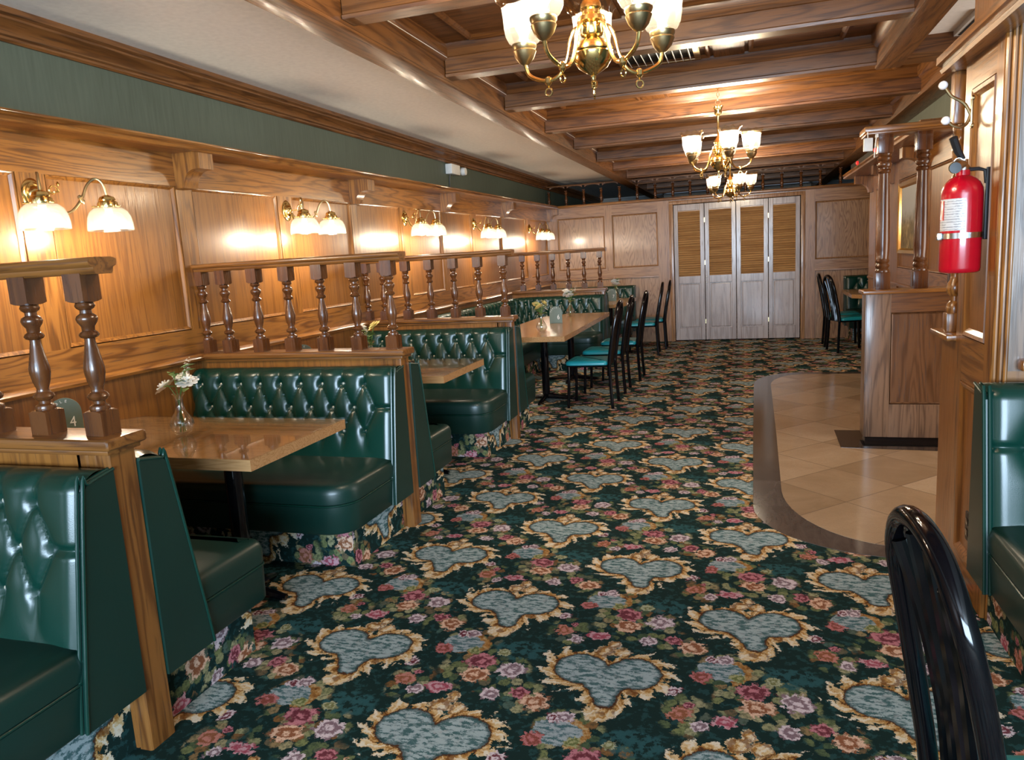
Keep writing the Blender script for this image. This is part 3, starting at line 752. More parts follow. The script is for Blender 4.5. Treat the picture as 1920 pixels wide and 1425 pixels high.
def tuft(e, z, L):
    """pillow height 0..1 at distance e from the aisle end and height z"""
    sp = (e - .165) / AS; q = (z - ROW[1]) / (ROW[0] - ROW[1]); aq = abs(q)
    bnd = .165 - .065 * max(0, 1 - aq)
    if e < bnd:                                    # plain border at the aisle end
        h = 1 - math.exp(-(bnd - e) / .022)
        if aq > 1: h = max(h, min(1, (aq - 1) * .9))
        h *= 1 - .75 * math.exp(-((q * .125) / .009) ** 2)
        r = max(0, 1 - e / .05)
        return h - 1.0 * r * r
    if aq <= 1:
        h = (abs(math.cos(PI * (sp + q / 2))) * abs(math.cos(PI * (sp - q / 2)))) ** .33
    else:
        s1 = abs(math.sin(PI * sp)) ** .66
        fade = 1 - .75 * sm(aq, 1, 1.9) if q > 0 else 1 - sm(aq, 1.0, 2.2)
        h = 1 - (1 - s1) * fade
    # button dimples
    n = round(sp); best = 9
    for zz, off in ((ROW[0], 0), (ROW[1], .5), (ROW[2], 0)):
        k = round(sp - off) + off
        best = min(best, math.hypot((sp - k) * AS, z - zz))
    h -= .6 * math.exp(-(best / .016) ** 2)
    if L - e < .05: h -= (1 - (L - e) / .05) ** 2
    return h
def end_panel_poly():
    return [(0, .2), (.212, .2), (.19, .36), (.111, .862), (.09, .882), (0, .9)]
def place_dz(P, N, d, z): return (P.x + N.x * d, P.y + N.y * d, z)

def bench(name, label, path, anchor, seat_poly, kick_poly, ends=('start', 'end'), group=None, step=.009, btn=True, cat='bench'):
    """path runs with the sitter on its right; seat and kick polygons are plan outlines (counter-clockwise)"""
    R, L = resample(path, step)
    mid = R[len(R) // 2][1]
    root = tag(empty(name, (mid.x, mid.y, 0)), label, cat, group)
    bm = nb(); cols = []
    np_ = len(BPROF)
    for s, p, n in R:
        e = s if anchor == 'start' else L - s
        col = []
        for i, (d, z) in enumerate(BPROF):
            a = BPROF[max(i - 1, 0)]; b = BPROF[min(i + 1, np_ - 1)]
            td, tz = b[0] - a[0], b[1] - a[1]; ln = math.hypot(td, tz); nd, nz = tz / ln, -td / ln
            fall = 1 if i < 59 else max(0, 1 - (i - 58) / 9)
            o = .026 * tuft(e, min(z, .93), L) * fall
            col.append(bm.verts.new((p.x + n.x * (d + nd * o), p.y + n.y * (d + nd * o), z + nz * o)))
        cols.append(col)
    for A, B2 in zip(cols, cols[1:]):
        for i in range(np_ - 1): bm.faces.new((A[i], A[i + 1], B2[i + 1], B2[i]))
    obj('backrest', bm, GREEN, root, smooth=70)
    # buttons
    if btn:
        first = None
        rows = [(ROW[0], .165), (ROW[1], .1), (ROW[2], .165)]
        for z, e0 in rows:
            e = e0
            while e < L - .06:
                s = e if anchor == 'start' else L - e
                k = min(range(len(R)), key=lambda i: abs(R[i][0] - s)); p, n = R[k][1], R[k][2]
                d = .205 - (z - .2) * .155
                pos = Vector(place_dz(p, n, d - .010, z))
                if first is None:
                    bm = nb(); bmesh.ops.create_uvsphere(bm, u_segments=10, v_segments=6, radius=.0085)
                    first = b = obj('button', bm, BUTTON, root, world=False)
                else:
                    b = first.copy(); COL.objects.link(b)
                b.location = pos - Vector(root.location)
                e += AS
    # end panels and piping
    for en in ends:
        s, p, n = R[0] if en == 'start' else R[-1]
        nx = R[1][1] if en == 'start' else R[-2][1]
        t = (p - nx).normalized()                  # outward
        bm = nb(); poly = end_panel_poly()
        A = [bm.verts.new((p.x + n.x * d, p.y + n.y * d, z)) for d, z in poly]
        Bq = [bm.verts.new((p.x + n.x * d + t.x * .014, p.y + n.y * d + t.y * .014, z)) for d, z in poly]
        for i in range(len(poly)): bm.faces.new((A[i], A[(i + 1) % 6], Bq[(i + 1) % 6], Bq[i]))
        bm.faces.new(A); bm.faces.new(Bq[::-1])
        obj('end_panel', bm, GREEN_D, root, smooth=0)
        for off, ln in ((.013, .0), (-.004, .004)):
            bm = nb(); pts = [(p.x + n.x * (d + ln) + t.x * off, p.y + n.y * (d + ln) + t.y * off, z) for d, z in poly[1:]]
            tube(bm, smooth_pts(pts, 5), .0055, 8); obj('piping', bm, GREEN, root)
    # seat
    bm = nb(); loft(bm, seat_poly, [(.2, .012), (.21, .004), (.335, 0), (.338, .006), (.344, .006), (.348, 0), (.395, -.003), (.42, .004), (.434, .016), (.442, .04), (.447, .09)])
    obj('seat', bm, GREEN_D, root, smooth=40)
    bm = nb(); q = offset_poly(seat_poly, -.0005); tube(bm, [(a, b, .341) for a, b in q], .004, 6, True); obj('seat_welt', bm, GREEN, root)
    bm = nb(); prism(bm, kick_poly, 2, 0, .205); obj('carpeted_plinth', bm, CARPET, root, smooth=0)
    return root

XE = -1.755                                        # aisle end of the booths
def straight(y, x0, x1, face, depth, rad, name, label, anchor, **k):
    """face -1: looks towards the camera (-y); +1 looks away"""
    if face < 0:
        path = [(x0, y), (x1, y)]
        sp = rpoly([(x0, y - depth), (x1, y - depth), (x1, y - .03), (x0, y - .03)], [0 if x0 < -3 else rad, rad if x1 < -1 else 0, 0, 0])
        kp = [(x0, y - depth + .12), (x1 - .06, y - depth + .12), (x1 - .06, y), (x0, y)] if x1 < 0 else [(x0 + .06, y - depth + .12), (x1, y - depth + .12), (x1, y), (x0 + .06, y)]
    else:
        path = [(x1, y), (x0, y)]
        sp = rpoly([(x0, y + .02), (x1, y + .02), (x1, y + depth), (x0, y + depth)], [0, 0, rad, 0])
        kp = [(x0, y), (x1 - .06, y), (x1 - .06, y + depth - .06), (x0, y + depth - .06)]
    return bench(name, label, path, anchor, sp, kp, **k)
GB = 'green tufted booth benches'
PW = [(1.615, 1.71), (3.535, 3.625), (5.505, 5.58), (9.55, 9.63)]
straight(PW[0][0], -3.03, XE, -1, .66, .12, 'booth_bench', 'green tufted vinyl bench in the left foreground, cut by the picture edge', 'end', ends=('end',), group=GB)
straight(PW[1][0], -3.03, XE, -1, .67, .14, 'booth_bench', 'green tufted bench across the table with the number 4 sign, facing the camera', 'end', ends=('end',), group=GB)
straight(PW[2][0], -3.03, XE, -1, .67, .14, 'booth_bench', 'green tufted bench of the second booth, behind the small glass-topped table corner', 'end', ends=('end',), group=GB)
straight(PW[0][1], -3.03, XE, 1, .56, .05, 'booth_bench', 'green bench behind the nearest end post, seen from its back and seat end', 'start', ends=('start',), group=GB)
straight(PW[1][1], -3.03, XE, 1, .56, .05, 'booth_bench', 'green bench end just past the second partition post', 'start', ends=('start',), group=GB)
def ubench(ya, yb, xe2, label, name='corner_banquette'):
    xw = -3.03
    path = [(XE, ya)] + round_corner((XE, ya), (xw, ya), (xw, yb), .34, 10) + round_corner((xw, ya), (xw, yb), (xe2, yb), .34, 10) + [(xe2, yb)]
    sp = rpoly([(xw + .02, ya + .02), (XE, ya + .02), (XE, ya + .56), (xw + .6, ya + .56), (xw + .6, yb - .62), (xe2, yb - .62), (xe2, yb - .02), (xw + .02, yb - .02)], [.2, 0, .05, .12, .12, .13, 0, .2])
    kp = [(xw, ya), (XE - .06, ya), (XE - .06, ya + .5), (xw + .52, ya + .5), (xw + .52, yb - .54), (xe2 - .06, yb - .54), (xe2 - .06, yb), (xw, yb)]
    return bench(name, label, path, 'end', sp, kp, step=.0115)
ubench(PW[2][1], PW[3][0], XE, 'long green tufted banquette wrapping around the table with the number 6 sign')
ubench(PW[3][1], 11.77, -1.67, 'far green tufted banquette in the back left corner behind the number 7 sign')
straight(2.95, .785, 2.7, -1, .6, .06, 'booth_bench', 'green tufted bench on the right against the oak pillar wall, cut by the picture edge', 'start', ends=('start',), group=GB)
straight(11.76, 1.36, 2.9, -1, .6, .06, 'booth_bench', 'green tufted bench in the far right corner behind two black chairs', 'start', ends=('start',), group=GB)

# ---------------------------------------------------------------- partitions with balusters
def partition(k, label):
    y0, y1 = PW[k]; ym = (y0 + y1) / 2; x0 = XL + .013
    r = tag(empty('booth_partition', (-2.4, ym, 0)), label, 'partition', 'oak partitions between the booths')
    bm = nb(); box(bm, x0, -1.86, y0, y1, .0, .957); obj('panel', bm, PANEL, r, smooth=0)
    g = .006
    poly = [(-1.87, y0), (-1.838, y0), (-1.833, y0 + g), (-1.828, y0), (-1.805, y0), (-1.80, y0 + g), (-1.795, y0 - .003), (-1.76, y0 - .003), (-1.753, y0 - .001), (-1.75, y0 + .003),
            (-1.75, y1 - .003), (-1.753, y1 + .001), (-1.76, y1 + .003), (-1.87, y1)]
    bm = nb(); prism(bm, poly, 2, 0, .957); obj('end_post', bm, RAILW[2], r, smooth=30)
    bm = nb(); box(bm, x0, -1.722, y0 - .028, y1 + .028, .955, .99, .012, 3); box(bm, x0, -1.738, y0 - .014, y1 + .014, .94, .957, .005); obj('cap', bm, RAILW[0], r)
    first = None
    for i in range(6 if k == 3 else 7):
        x = -1.807 - .209 * i
        if x < XL + .03: x = XL + .03 + .013
        if first is None:
            bm = nb(); lathe(bm, baluster_prof(.315, 1.25), 18)
            bmesh.ops.translate(bm, verts=bm.verts, vec=(0, 0, .072))
            def block(z0, z1, roundtop):
                h = .0325; t = []
                zc = .016
                for j in range(9):
                    u = -h + 2 * h * j / 8; t.append((u, zc * (1 - (u / h) ** 2)))
                # cube with an arched shoulder on each face
                vs = {}
                zr = z1 if roundtop else z0; zo = z0 if roundtop else z1; sg = -1 if roundtop else 1
                n = 8
                for a in range(n + 1):
                    for b2 in range(n + 1):
                        u, v = -h + 2 * h * a / n, -h + 2 * h * b2 / n
                        dz = .009 * max(abs(u), abs(v)) ** 2 / h ** 2 * (.35 + .65 * (min(abs(u), abs(v)) / h) ** 2)
                        vs[a, b2] = bm.verts.new((u, v, zr + sg * dz))
                for a in range(n):
                    for b2 in range(n): bm.faces.new((vs[a, b2], vs[a + 1, b2], vs[a + 1, b2 + 1], vs[a, b2 + 1]))
                ring = [(a, 0) for a in range(n)] + [(n, a) for a in range(n)] + [(n - a, n) for a in range(n)] + [(0, n - a) for a in range(n)]
                low = [bm.verts.new((vs[q].co.x, vs[q].co.y, zo)) for q in ring]
                for j in range(len(ring)): bm.faces.new((vs[ring[j]], vs[ring[(j + 1) % len(ring)]], low[(j + 1) % len(ring)], low[j]))
                bm.faces.new(low)
            block(0, .078, True); block(.386, .47, False)
            first = b = obj('baluster', bm, WALNUT, r, world=False, smooth=40)
        else:
            b = first.copy(); COL.objects.link(b)
        b.location = (x + 2.4, 0, .989)
    bm = nb(); prism(bm, [(ym - .028, 1.455), (ym + .028, 1.455), (ym + .034, 1.462), (ym + .034, 1.473), (ym + .046, 1.479), (ym + .05, 1.488), (ym + .046, 1.498), (ym + .03, 1.502), (ym - .03, 1.502), (ym - .046, 1.498), (ym - .05, 1.488), (ym - .046, 1.479), (ym - .034, 1.473), (ym - .034, 1.462)], 0, x0, -1.72)
    obj('top_rail', bm, RAILW[0], r, smooth=50)
    return r
for k, l in enumerate(('oak partition with balusters in the left foreground, cut by the picture edge', 'oak partition with a full row of balusters behind the number 4 table', 'oak partition with balusters between the glass-topped table and the long table', 'farthest oak partition with small balusters, behind the long table')):
    partition(k, l)

# ---------------------------------------------------------------- divider with columns at the entrance
dv = tag(empty('oak_divider', (1.1, 5.68, 0)), 'oak half wall with tall turned columns and a header at the entrance', 'divider')
bm = nb(); box(bm, .80, 1.41, 5.61, 5.75, .04, 1.045); obj('core_panel', bm, DIVP, dv, smooth=0)
bm = nb(); box(bm, .79, .945, 5.595, 5.77, .04, 1.045, .004); box(bm, .785, .8, 5.6, 5.765, .04, 1.045, .003); obj('stile', bm, GREYOAK, dv)
bm = nb(); box(bm, .945, 1.41, 5.597, 5.76, .915, 1.045); obj('rail', bm, BEAM[0], dv, smooth=0)
bm = nb(); box(bm, .945, 1.41, 5.597, 5.76, .04, .275); obj('rail', bm, GREYOAK, dv, smooth=0)
bm = nb(); frame_mould(bm, 0, .945, 1.40, .275, .915, .014, .012)
bmesh.ops.transform(bm, matrix=Matrix(((0, 1, 0, 0), (-1, 0, 0, 5.61), (0, 0, 1, 0), (0, 0, 0, 1))), verts=bm.verts); obj('panel_moulding', bm, DIVP, dv, smooth=0)
bm = nb(); box(bm, .80, 1.41, 5.62, 5.74, .003, .05); obj('base', bm, GRANITE, dv, smooth=0)
bm = nb(); box(bm, .762, 1.41, 5.57, 5.79, 1.045, 1.072, .01, 3); obj('cap', bm, OAKS[0], dv)
COLP = [(0, 1.185), (.043, 1.185), (.046, 1.195), (.043, 1.205), (.036, 1.212), (.042, 1.222), (.046, 1.232), (.042, 1.242), (.036, 1.25), (.042, 1.257), (.045, 1.266), (.041, 1.275), (.0385, 1.285), (.043, 1.34), (.044, 1.4), (.0415, 1.55), (.036, 1.75), (.033, 1.84), (.033, 1.85),
        (.04, 1.856), (.043, 1.865), (.04, 1.874), (.034, 1.88), (.034, 1.887), (.04, 1.892), (.043, 1.9), (.046, 1.912), (.041, 1.925), (.036, 1.932), (.042, 1.94), (.045, 1.95), (.042, 1.958), (.037, 1.964), (.042, 1.97), (.0435, 1.978), (.04, 1.985), (0, 1.985)]
for i, x in enumerate((.897, 1.13, 1.355)):
    bm = nb(); lathe(bm, COLP, 24, (x, 5.69, 0)); box(bm, x - .047, x + .047, 5.643, 5.737, 1.07, 1.19, .006); box(bm, x - .047, x + .047, 5.643, 5.737, 1.98, 2.105, .006); obj('column', bm, WALNUT, dv)
bm = nb(); box(bm, .765, 1.41, 5.57, 5.8, 2.1, 2.115, .004); box(bm, .755, 1.41, 5.56, 5.81, 2.113, 2.152, .008); obj('header', bm, OAKS[0], dv)

# low wall and baluster next to the pillar
lw = tag(empty('low_wall', (.9, 3.6, 0)), 'short oak low wall with a turned baluster beyond the extinguisher pillar', 'low wall')
bm = nb(); box(bm, .832, 2.0, 3.452, 3.70, 0, .985); obj('panel', bm, PANEL, lw, smooth=0)
bm = nb(); box(bm, .79, 2.0, 3.452, 3.74, .985, 1.012, .01, 3); obj('cap', bm, OAKS[1], lw)
bm = nb(); pr = baluster_prof(.78, 1.35); lathe(bm, pr, 20, (.845, 3.575, 1.09)); box(bm, .81, .88, 3.54, 3.61, 1.011, 1.095, .008); box(bm, .81, .88, 3.54, 3.61, 1.865, 2.071, .008); obj('baluster', bm, OAKS[2], lw)

# ---------------------------------------------------------------- tables
def table(name, label, poly, legs, lam, glass=False, zt=.745, th=.045, fr=.3):
    cx = sum(p[0] for p in poly) / len(poly); cy = sum(p[1] for p in poly) / len(poly)
    r = tag(empty(name, (cx, cy, 0)), label, 'table')
    bm = nb(); prism(bm, poly, 2, zt - th, zt); obj('tabletop', bm, LAMIN[lam], r, smooth=0)
    if glass:
        bm = nb(); prism(bm, offset_poly(poly, -.003), 2, zt + .0005, zt + .006); obj('glass_sheet', bm, SHEET, r, smooth=0)
    for lx, ly in legs:
        bm = nb(); lathe(bm, [(0, .02), (.038, .02), (.038, zt - th), (0, zt - th)], 18, (lx, ly, 0)); lathe(bm, [(.11, zt - th - .012), (.11, zt - th)], 18, (lx, ly, 0)); obj('column', bm, BLACK, r)
        bm = nb()
        for a in range(4):
            t = a * PI / 2 + .0; p = (lx + fr * math.cos(t), ly + fr * math.sin(t))
            tube(bm, [(lx, ly, .045), (lx + fr / 2 * math.cos(t), ly + fr / 2 * math.sin(t), .032), (*p, .016)], [.03, .024, .014], 8)
        obj('foot', bm, BLACK, r)
    return r
def tpoly(x0, x1, y0, y1, c):     # clipped wall-side corners, CCW
    return [(x0 + c, y0), (x1, y0), (x1, y1), (x0 + c, y1), (x0, y1 - c), (x0, y0 + c)]
table('booth_table', 'wood laminate booth table with glass sheet, carrying the flower vase and number 4 sign', tpoly(-3.01, -1.77, 2.25, 2.945, .1), [(-2.14, 2.6)], 0, True, fr=.2)
table('booth_table', 'booth table corner with reflective glass, between the second and third partitions', tpoly(-3.01, -1.77, 4.13, 4.87, .1), [(-2.14, 4.5)], 0, True, fr=.2)
table('long_table', 'long wood laminate table with clipped corners, carrying the number 6 sign', [(-2.02, 6.16), (-1.49, 6.16), (-1.53, 8.62), (-2.02, 8.62), (-2.26, 8.2), (-2.26, 6.5)], [(-1.93, 7.1), (-1.93, 8.28)], 1)
table('far_table', 'far table in the back left corner, carrying the number 7 sign', [(-2.1, 9.95), (-1.69, 9.84), (-1.57, 10.15), (-1.57, 11.2), (-2.1, 11.2)], [(-1.85, 10.5)], 1)
table('far_table', 'table in the far right corner beside two black chairs', [(1.36, 9.92), (2.3, 9.92), (2.3, 11.12), (1.26, 11.12), (1.25, 10.06)], [(1.72, 10.5)], 1, fr=.25)

# ---------------------------------------------------------------- chairs: seat looks along local -x, back at +x
def chair(label):
    r = tag(empty('dining_chair', (0, 0, 0)), label, 'chair')
    bm = nb(); q = rpoly([(-.215, -.205), (.185, -.19), (.185, .19), (-.215, .205)], [.06, .04, .04, .06], 5)
    loft(bm, q, [(.408, .012), (.412, .002), (.43, 0), (.442, .008), (.45, .03), (.454, .07)]); obj('seat', bm, TEAL, r, world=False, smooth=50)
    bm = nb(); pts = [(-.19, -.165, .4), (.185, -.16, .4), (.185, .16, .4), (-.19, .165, .4)]; tube(bm, pts + [pts[0]], .011, 8); obj('seat_frame', bm, BLACK, r, world=False)
    for sy in (-1, 1):
        bm = nb(); tube(bm, [(-.185, .16 * sy, .41), (-.19, .165 * sy, .2), (-.2, .172 * sy, 0)], .0145, 10); obj('leg', bm, BLACK, r, world=False)
        bm = nb(); tube(bm, smooth_pts([(.2, .163 * sy, .41), (.205, .165 * sy, .3), (.212, .17 * sy, .15), (.222, .178 * sy, 0)], 4), .016, 10); obj('leg', bm, BLACK, r, world=False)
    arch = [(.2, -.163, .4), (.2065, -.164, .47), (.23, -.163, .62), (.259, -.157, .78), (.279, -.14, .88), (.29, -.085, .953), (.294, 0, .978), (.29, .085, .953), (.279, .14, .88), (.259, .157, .78), (.23, .163, .62), (.2065, .164, .47), (.2, .163, .4)]
    bm = nb(); tube(bm, smooth_pts(arch, 5), .0185, 12); obj('back_arch', bm, BLACK, r, world=False, smooth=60)
    for y0, y1, y2 in ((-.075, -.06, -.1), (-.028, -.02, -.036), (.028, .02, .036), (.075, .06, .1)):
        bm = nb(); zt = .968 - abs(y2) * .6
        tube(bm, smooth_pts([(.197, y0, .405), (.219, y1, .6), (.249, (y1 + y2) / 2, .77), (.287, y2, zt)], 5), .0125, 8); obj('spindle', bm, BLACK, r, world=False)
    bm = nb(); tube(bm, [(.19, -.16, .415), (.19, .16, .415)], .012, 8); obj('back_bar', bm, BLACK, r, world=False)
    return r
c0 = chair('black chair with teal seat nearest the camera in the row by the long table')
CH[c0.name] = kids(c0)
chairs = [(-1.41, 6.87, 0, None), (-1.405, 7.6, 0, 'black chair with teal seat, second in the row by the long table'), (-1.355, 8.36, 0, 'black chair with teal seat, third in the row by the long table'),
          (-1.39, 10.42, .06, 'black chair with teal seat at the far left table, nearer of the pair'), (-1.34, 10.98, .05, 'black chair with teal seat at the far left table, farther of the pair'),
          (1.275, 10.38, PI + .28, 'black chair with teal seat at the far right table, nearer of the pair'), (1.235, 10.92, PI, 'black chair with teal seat at the far right table, farther of the pair'),
          (.55, 1.305, 3.28, 'black arched chair back in the bottom right foreground')]
for i, (x, y, rz, lab) in enumerate(chairs):
    c = c0 if i == 0 else copy_tree(c0)
    c.location = (x, y, 0); c.rotation_euler = (0, 0, rz); c['group'] = 'black arched chairs with teal seats'
    if lab: c['label'] = lab
# ---------------------------------------------------------------- wall sconces
def sconce(label, r0=None):
    r = tag(empty('wall_sconce', (0, 0, 0)), label, 'wall lamp', 'brass wall sconces with two glass shades')
    bm = nb(); Mx = Matrix.Rotation(PI / 2, 4, 'Y')
    lathe(bm, [(0, 0), (.05, 0), (.056, .004), (.05, .009), (.04, .011), (.042, .016), (.034, .02), (.03, .018), (.024, .028), (.015, .036), (0, .04)], 24, squash=(1.25, 1), mat=Mx); obj('backplate', bm, BRASS, r, world=False)
    for sy in (-1, 1):
        bm = nb(); tube(bm, smooth_pts([(.03, 0, -.01), (.07, .03 * sy, -.07), (.12, .07 * sy, -.085), (.165, .1 * sy, -.03), (.185, .12 * sy, .03), (.21, .145 * sy, .06), (.232, .163 * sy, .04), (.24, .17 * sy, -.015)], 6), .006, 8)
        lathe(bm, [(.006, -.02), (.011, -.012), (.008, 0), (.011, .012), (.006, .02)], 12, mat=Matrix.Translation((.165, .1 * sy, -.03)) @ Matrix.Rotation(.5, 4, 'X')); arm = obj('arm', bm, BRASS_D, r, world=False)
        bm = nb(); lathe(bm, [(0, 0), (.012, -.004), (.03, -.012), (.036, -.024), (.034, -.03), (.042, -.036), (.044, -.048), (.044, -.06), (.042, -.066)], 24, mat=Matrix.Translation((.24, .17 * sy, -.01)))
        for a in range(3): tube(bm, [(.24 + .043 * math.cos(a * 2.1), .17 * sy + .043 * math.sin(a * 2.1), -.065), (.24 + .068 * math.cos(a * 2.1), .17 * sy + .068 * math.sin(a * 2.1), -.065)], .003, 6)
        obj('fitter', bm, BRASS, r, world=False)
        bm = nb(); lathe(bm, [(.046, -.068), (.062, -.072), (.08, -.088), (.09, -.11), (.0955, -.14), (.097, -.172), (.0945, -.172), (.093, -.14), (.0875, -.11), (.078, -.09), (.061, -.075), (.046, -.071)], 32, mat=Matrix.Translation((.24, .17 * sy, 0))); obj('glass_shade', bm, SHADE, r, world=False, smooth=60)
        bm = nb(); lathe(bm, [(0, -.175), (.016, -.17), (.026, -.15), (.027, -.135), (.018, -.105), (.013, -.07), (0, -.07)], 14, mat=Matrix.Translation((.24, .17 * sy, 0))); obj('bulb', bm, BULB, r, world=False)
        lamp(r, (.24, .17 * sy, -.168), P_SCONCE)
    bm = nb(); sp = [(.05 + .02, .045 + (.03 - .0035 * t) * math.cos(t * .9), .01 + (.03 - .0035 * t) * math.sin(t * .9)) for t in range(0, 8)]
    tube(bm, smooth_pts(sp, 4), .004, 6); tube(bm, [(.03, .01, 0), (.07, .075, .01)], .004, 6); lathe(bm, [(0, -.012), (.008, 0), (0, .012)], 8, mat=Matrix.Translation((.07, .075, .045))); obj('scroll', bm, BRASS, r, world=False)
    return r
s0 = sconce('brass wall sconce nearest the camera, at the left edge of the picture'); CH[s0.name] = kids(s0)
for i, (y, z) in enumerate(((2.595, 1.835), (4.535, 1.845), (6.41, 1.855), (8.27, 1.85), (10.62, 1.845))):
    s = s0 if i == 0 else copy_tree(s0)
    s.location = (XL + .028, y, z)
    if i: s['label'] = ['', 'brass wall sconce, second from the camera, right of the large corbel', 'brass wall sconce, third from the camera along the left wall', 'brass wall sconce, fourth from the camera along the left wall', 'farthest brass wall sconce, in the back left corner'][i]

# ---------------------------------------------------------------- chandeliers
def chandelier(label):
    r = tag(empty('chandelier', (0, 0, 0)), label, 'chandelier', 'brass chandeliers with five glass shades')     # origin on the coffer ceiling
    bm = nb(); lathe(bm, [(.055, 0), (.055, -.006), (.03, -.02), (.012, -.03), (0, -.032)], 20); obj('ceiling_cap', bm, BRASS, r, world=False)
    bm = nb(); z = -.04; k = 0
    while z > -.16:
        pts = [(.009 * math.cos(t * PI / 5) * (1 if k % 2 else 0), .009 * math.cos(t * PI / 5) * (0 if k % 2 else 1), z - .012 + .016 * math.sin(t * PI / 5)) for t in range(10)]
        tube(bm, pts, .0022, 6, True); z -= .026; k += 1
    obj('chain', bm, BRASS_D, r, world=False)
    bm = nb(); tube(bm, [(.018 * math.cos(t * PI / 8), 0, -.185 + .018 * math.sin(t * PI / 8)) for t in range(16)], .003, 6, True); obj('loop', bm, BRASS_D, r, world=False)
    bm = nb(); lathe(bm, [(0, -.205), (.03, -.208), (.038, -.214), (.032, -.222), (.026, -.24), (.028, -.255), (.024, -.27), (.012, -.278), (.0095, -.29), (.0095, -.42), (.013, -.43), (.022, -.445), (.032, -.462), (.034, -.475), (.028, -.482), (.03, -.492), (.042, -.5), (.046, -.515), (.04, -.52),
        (.034, -.523), (.036, -.55), (.033, -.556), (.02, -.562), (.03, -.566), (.055, -.578), (.064, -.595), (.065, -.602), (.062, -.606), (.064, -.61), (.06, -.63), (.045, -.652), (.02, -.668), (.008, -.675), (0, -.676)], 28); obj('stem_body', bm, BRASS, r, world=False)
    bm = nb(); lathe(bm, [(0, -.67), (.009, -.676), (.006, -.69), (.008, -.695), (0, -.7)], 10)
    tube(bm, [(.006 * math.cos(t * PI / 5), 0, -.705 + .010 * math.sin(t * PI / 5)) for t in range(10)], .002, 6, True); lathe(bm, [(0, -.714), (.004, -.718), (.005, -.726), (0, -.736)], 8); obj('finial', bm, BRASS, r, world=False)
    for k in range(5):
        R = Matrix.Rotation(2 * PI * k / 5, 4, 'Z')
        bm = nb(); tube(bm, smooth_pts([(.03, 0, -.53), (.055, 0, -.525), (.075, 0, -.56), (.088, 0, -.61), (.115, 0, -.655), (.155, 0, -.668), (.2, 0, -.655), (.226, 0, -.635), (.235, 0, -.6)], 6), .0065, 8)
        bmesh.ops.transform(bm, matrix=R, verts=bm.verts); obj('arm', bm, BRASS, r, world=False)
        bm = nb(); lathe(bm, [(.006, -.655), (.012, -.66), (.012, -.675), (.006, -.682), (0, -.69)], 10, (.155, 0, 0))
        tube(bm, [(.155 + .012 * math.cos(t * PI / 6), 0, -.703 + .012 * math.sin(t * PI / 6)) for t in range(12)], .003, 6, True)
        bmesh.ops.transform(bm, matrix=R, verts=bm.verts); obj('drop_ring', bm, BRASS, r, world=False)
        bm = nb(); lathe(bm, [(0, -.575), (.014, -.57), (.03, -.552), (.037, -.535), (.039, -.53), (.036, -.525), (.041, -.515), (.041, -.508), (.038, -.505)], 24, (.235, 0, -.035)); bmesh.ops.transform(bm, matrix=R, verts=bm.verts); obj('socket_cup', bm, BRASS_D, r, world=False)
        # ruffled tulip shade
        bm = nb(); n = 40; prof = [(.036, -.51), (.05, -.5), (.06, -.48), (.064, -.455), (.066, -.42), (.069, -.395), (.078, -.375), (.09, -.366)]
        rings = []
        for j, (rad, z) in enumerate(prof):
            amp = max(0, (j - 4) / 3) ** 1.5
            rings.append([bm.verts.new(((rad + .006 * amp * math.cos(10 * 2 * PI * i / n)) * math.cos(2 * PI * i / n) + .235, (rad + .006 * amp * math.cos(10 * 2 * PI * i / n)) * math.sin(2 * PI * i / n), z - .035 + .008 * amp * math.cos(10 * 2 * PI * i / n))) for i in range(n)])
        bm2 = nb(); rim = [[bm2.verts.new(v.co) for v in q] for q in rings[5:]]
        for A, bmx in ((rings[:6], bm), (rim, bm2)):
            for a, b in zip(A, A[1:]):
                for i in range(n): bmx.faces.new((a[i], a[(i + 1) % n], b[(i + 1) % n], b[i]))
        bmesh.ops.delete(bm, geom=[v for q in rings[6:] for v in q], context='VERTS')
        bmesh.ops.transform(bm, matrix=R, verts=bm.verts); sh_ = obj('glass_shade', bm, SHADE, r, world=False, smooth=80); CH[sh_.name] = []
        bmesh.ops.transform(bm2, matrix=R, verts=bm2.verts); obj('ruffled_rim', bm2, RIMG, r, world=False, smooth=80)
        bm = nb(); lathe(bm, [(0, -.51), (.013, -.505), (.014, -.48), (.026, -.455), (.028, -.44), (.02, -.42), (0, -.413)], 14, (.235, 0, -.035)); bmesh.ops.transform(bm, matrix=R, verts=bm.verts); obj('bulb', bm, BULB, r, world=False)
        p = R @ Vector((.235, 0, -.43)); lamp(r, p, P_CHAND)
    return r
h0 = chandelier('brass chandelier nearest the camera, cut by the top of the picture'); CH[h0.name] = kids(h0)
for i, (x, y, a) in enumerate(((-.46, 2.46, 28), (-.19, 5.95, 2), (-.17, 9.35, 9))):
    c = h0 if i == 0 else copy_tree(h0)
    c.location = (x, y, ZK); c.rotation_euler = (0, 0, math.radians(a))
    if i: c['label'] = ['', 'brass chandelier on a chain, second from the camera', 'farthest brass chandelier, in front of the far wall railing'][i]

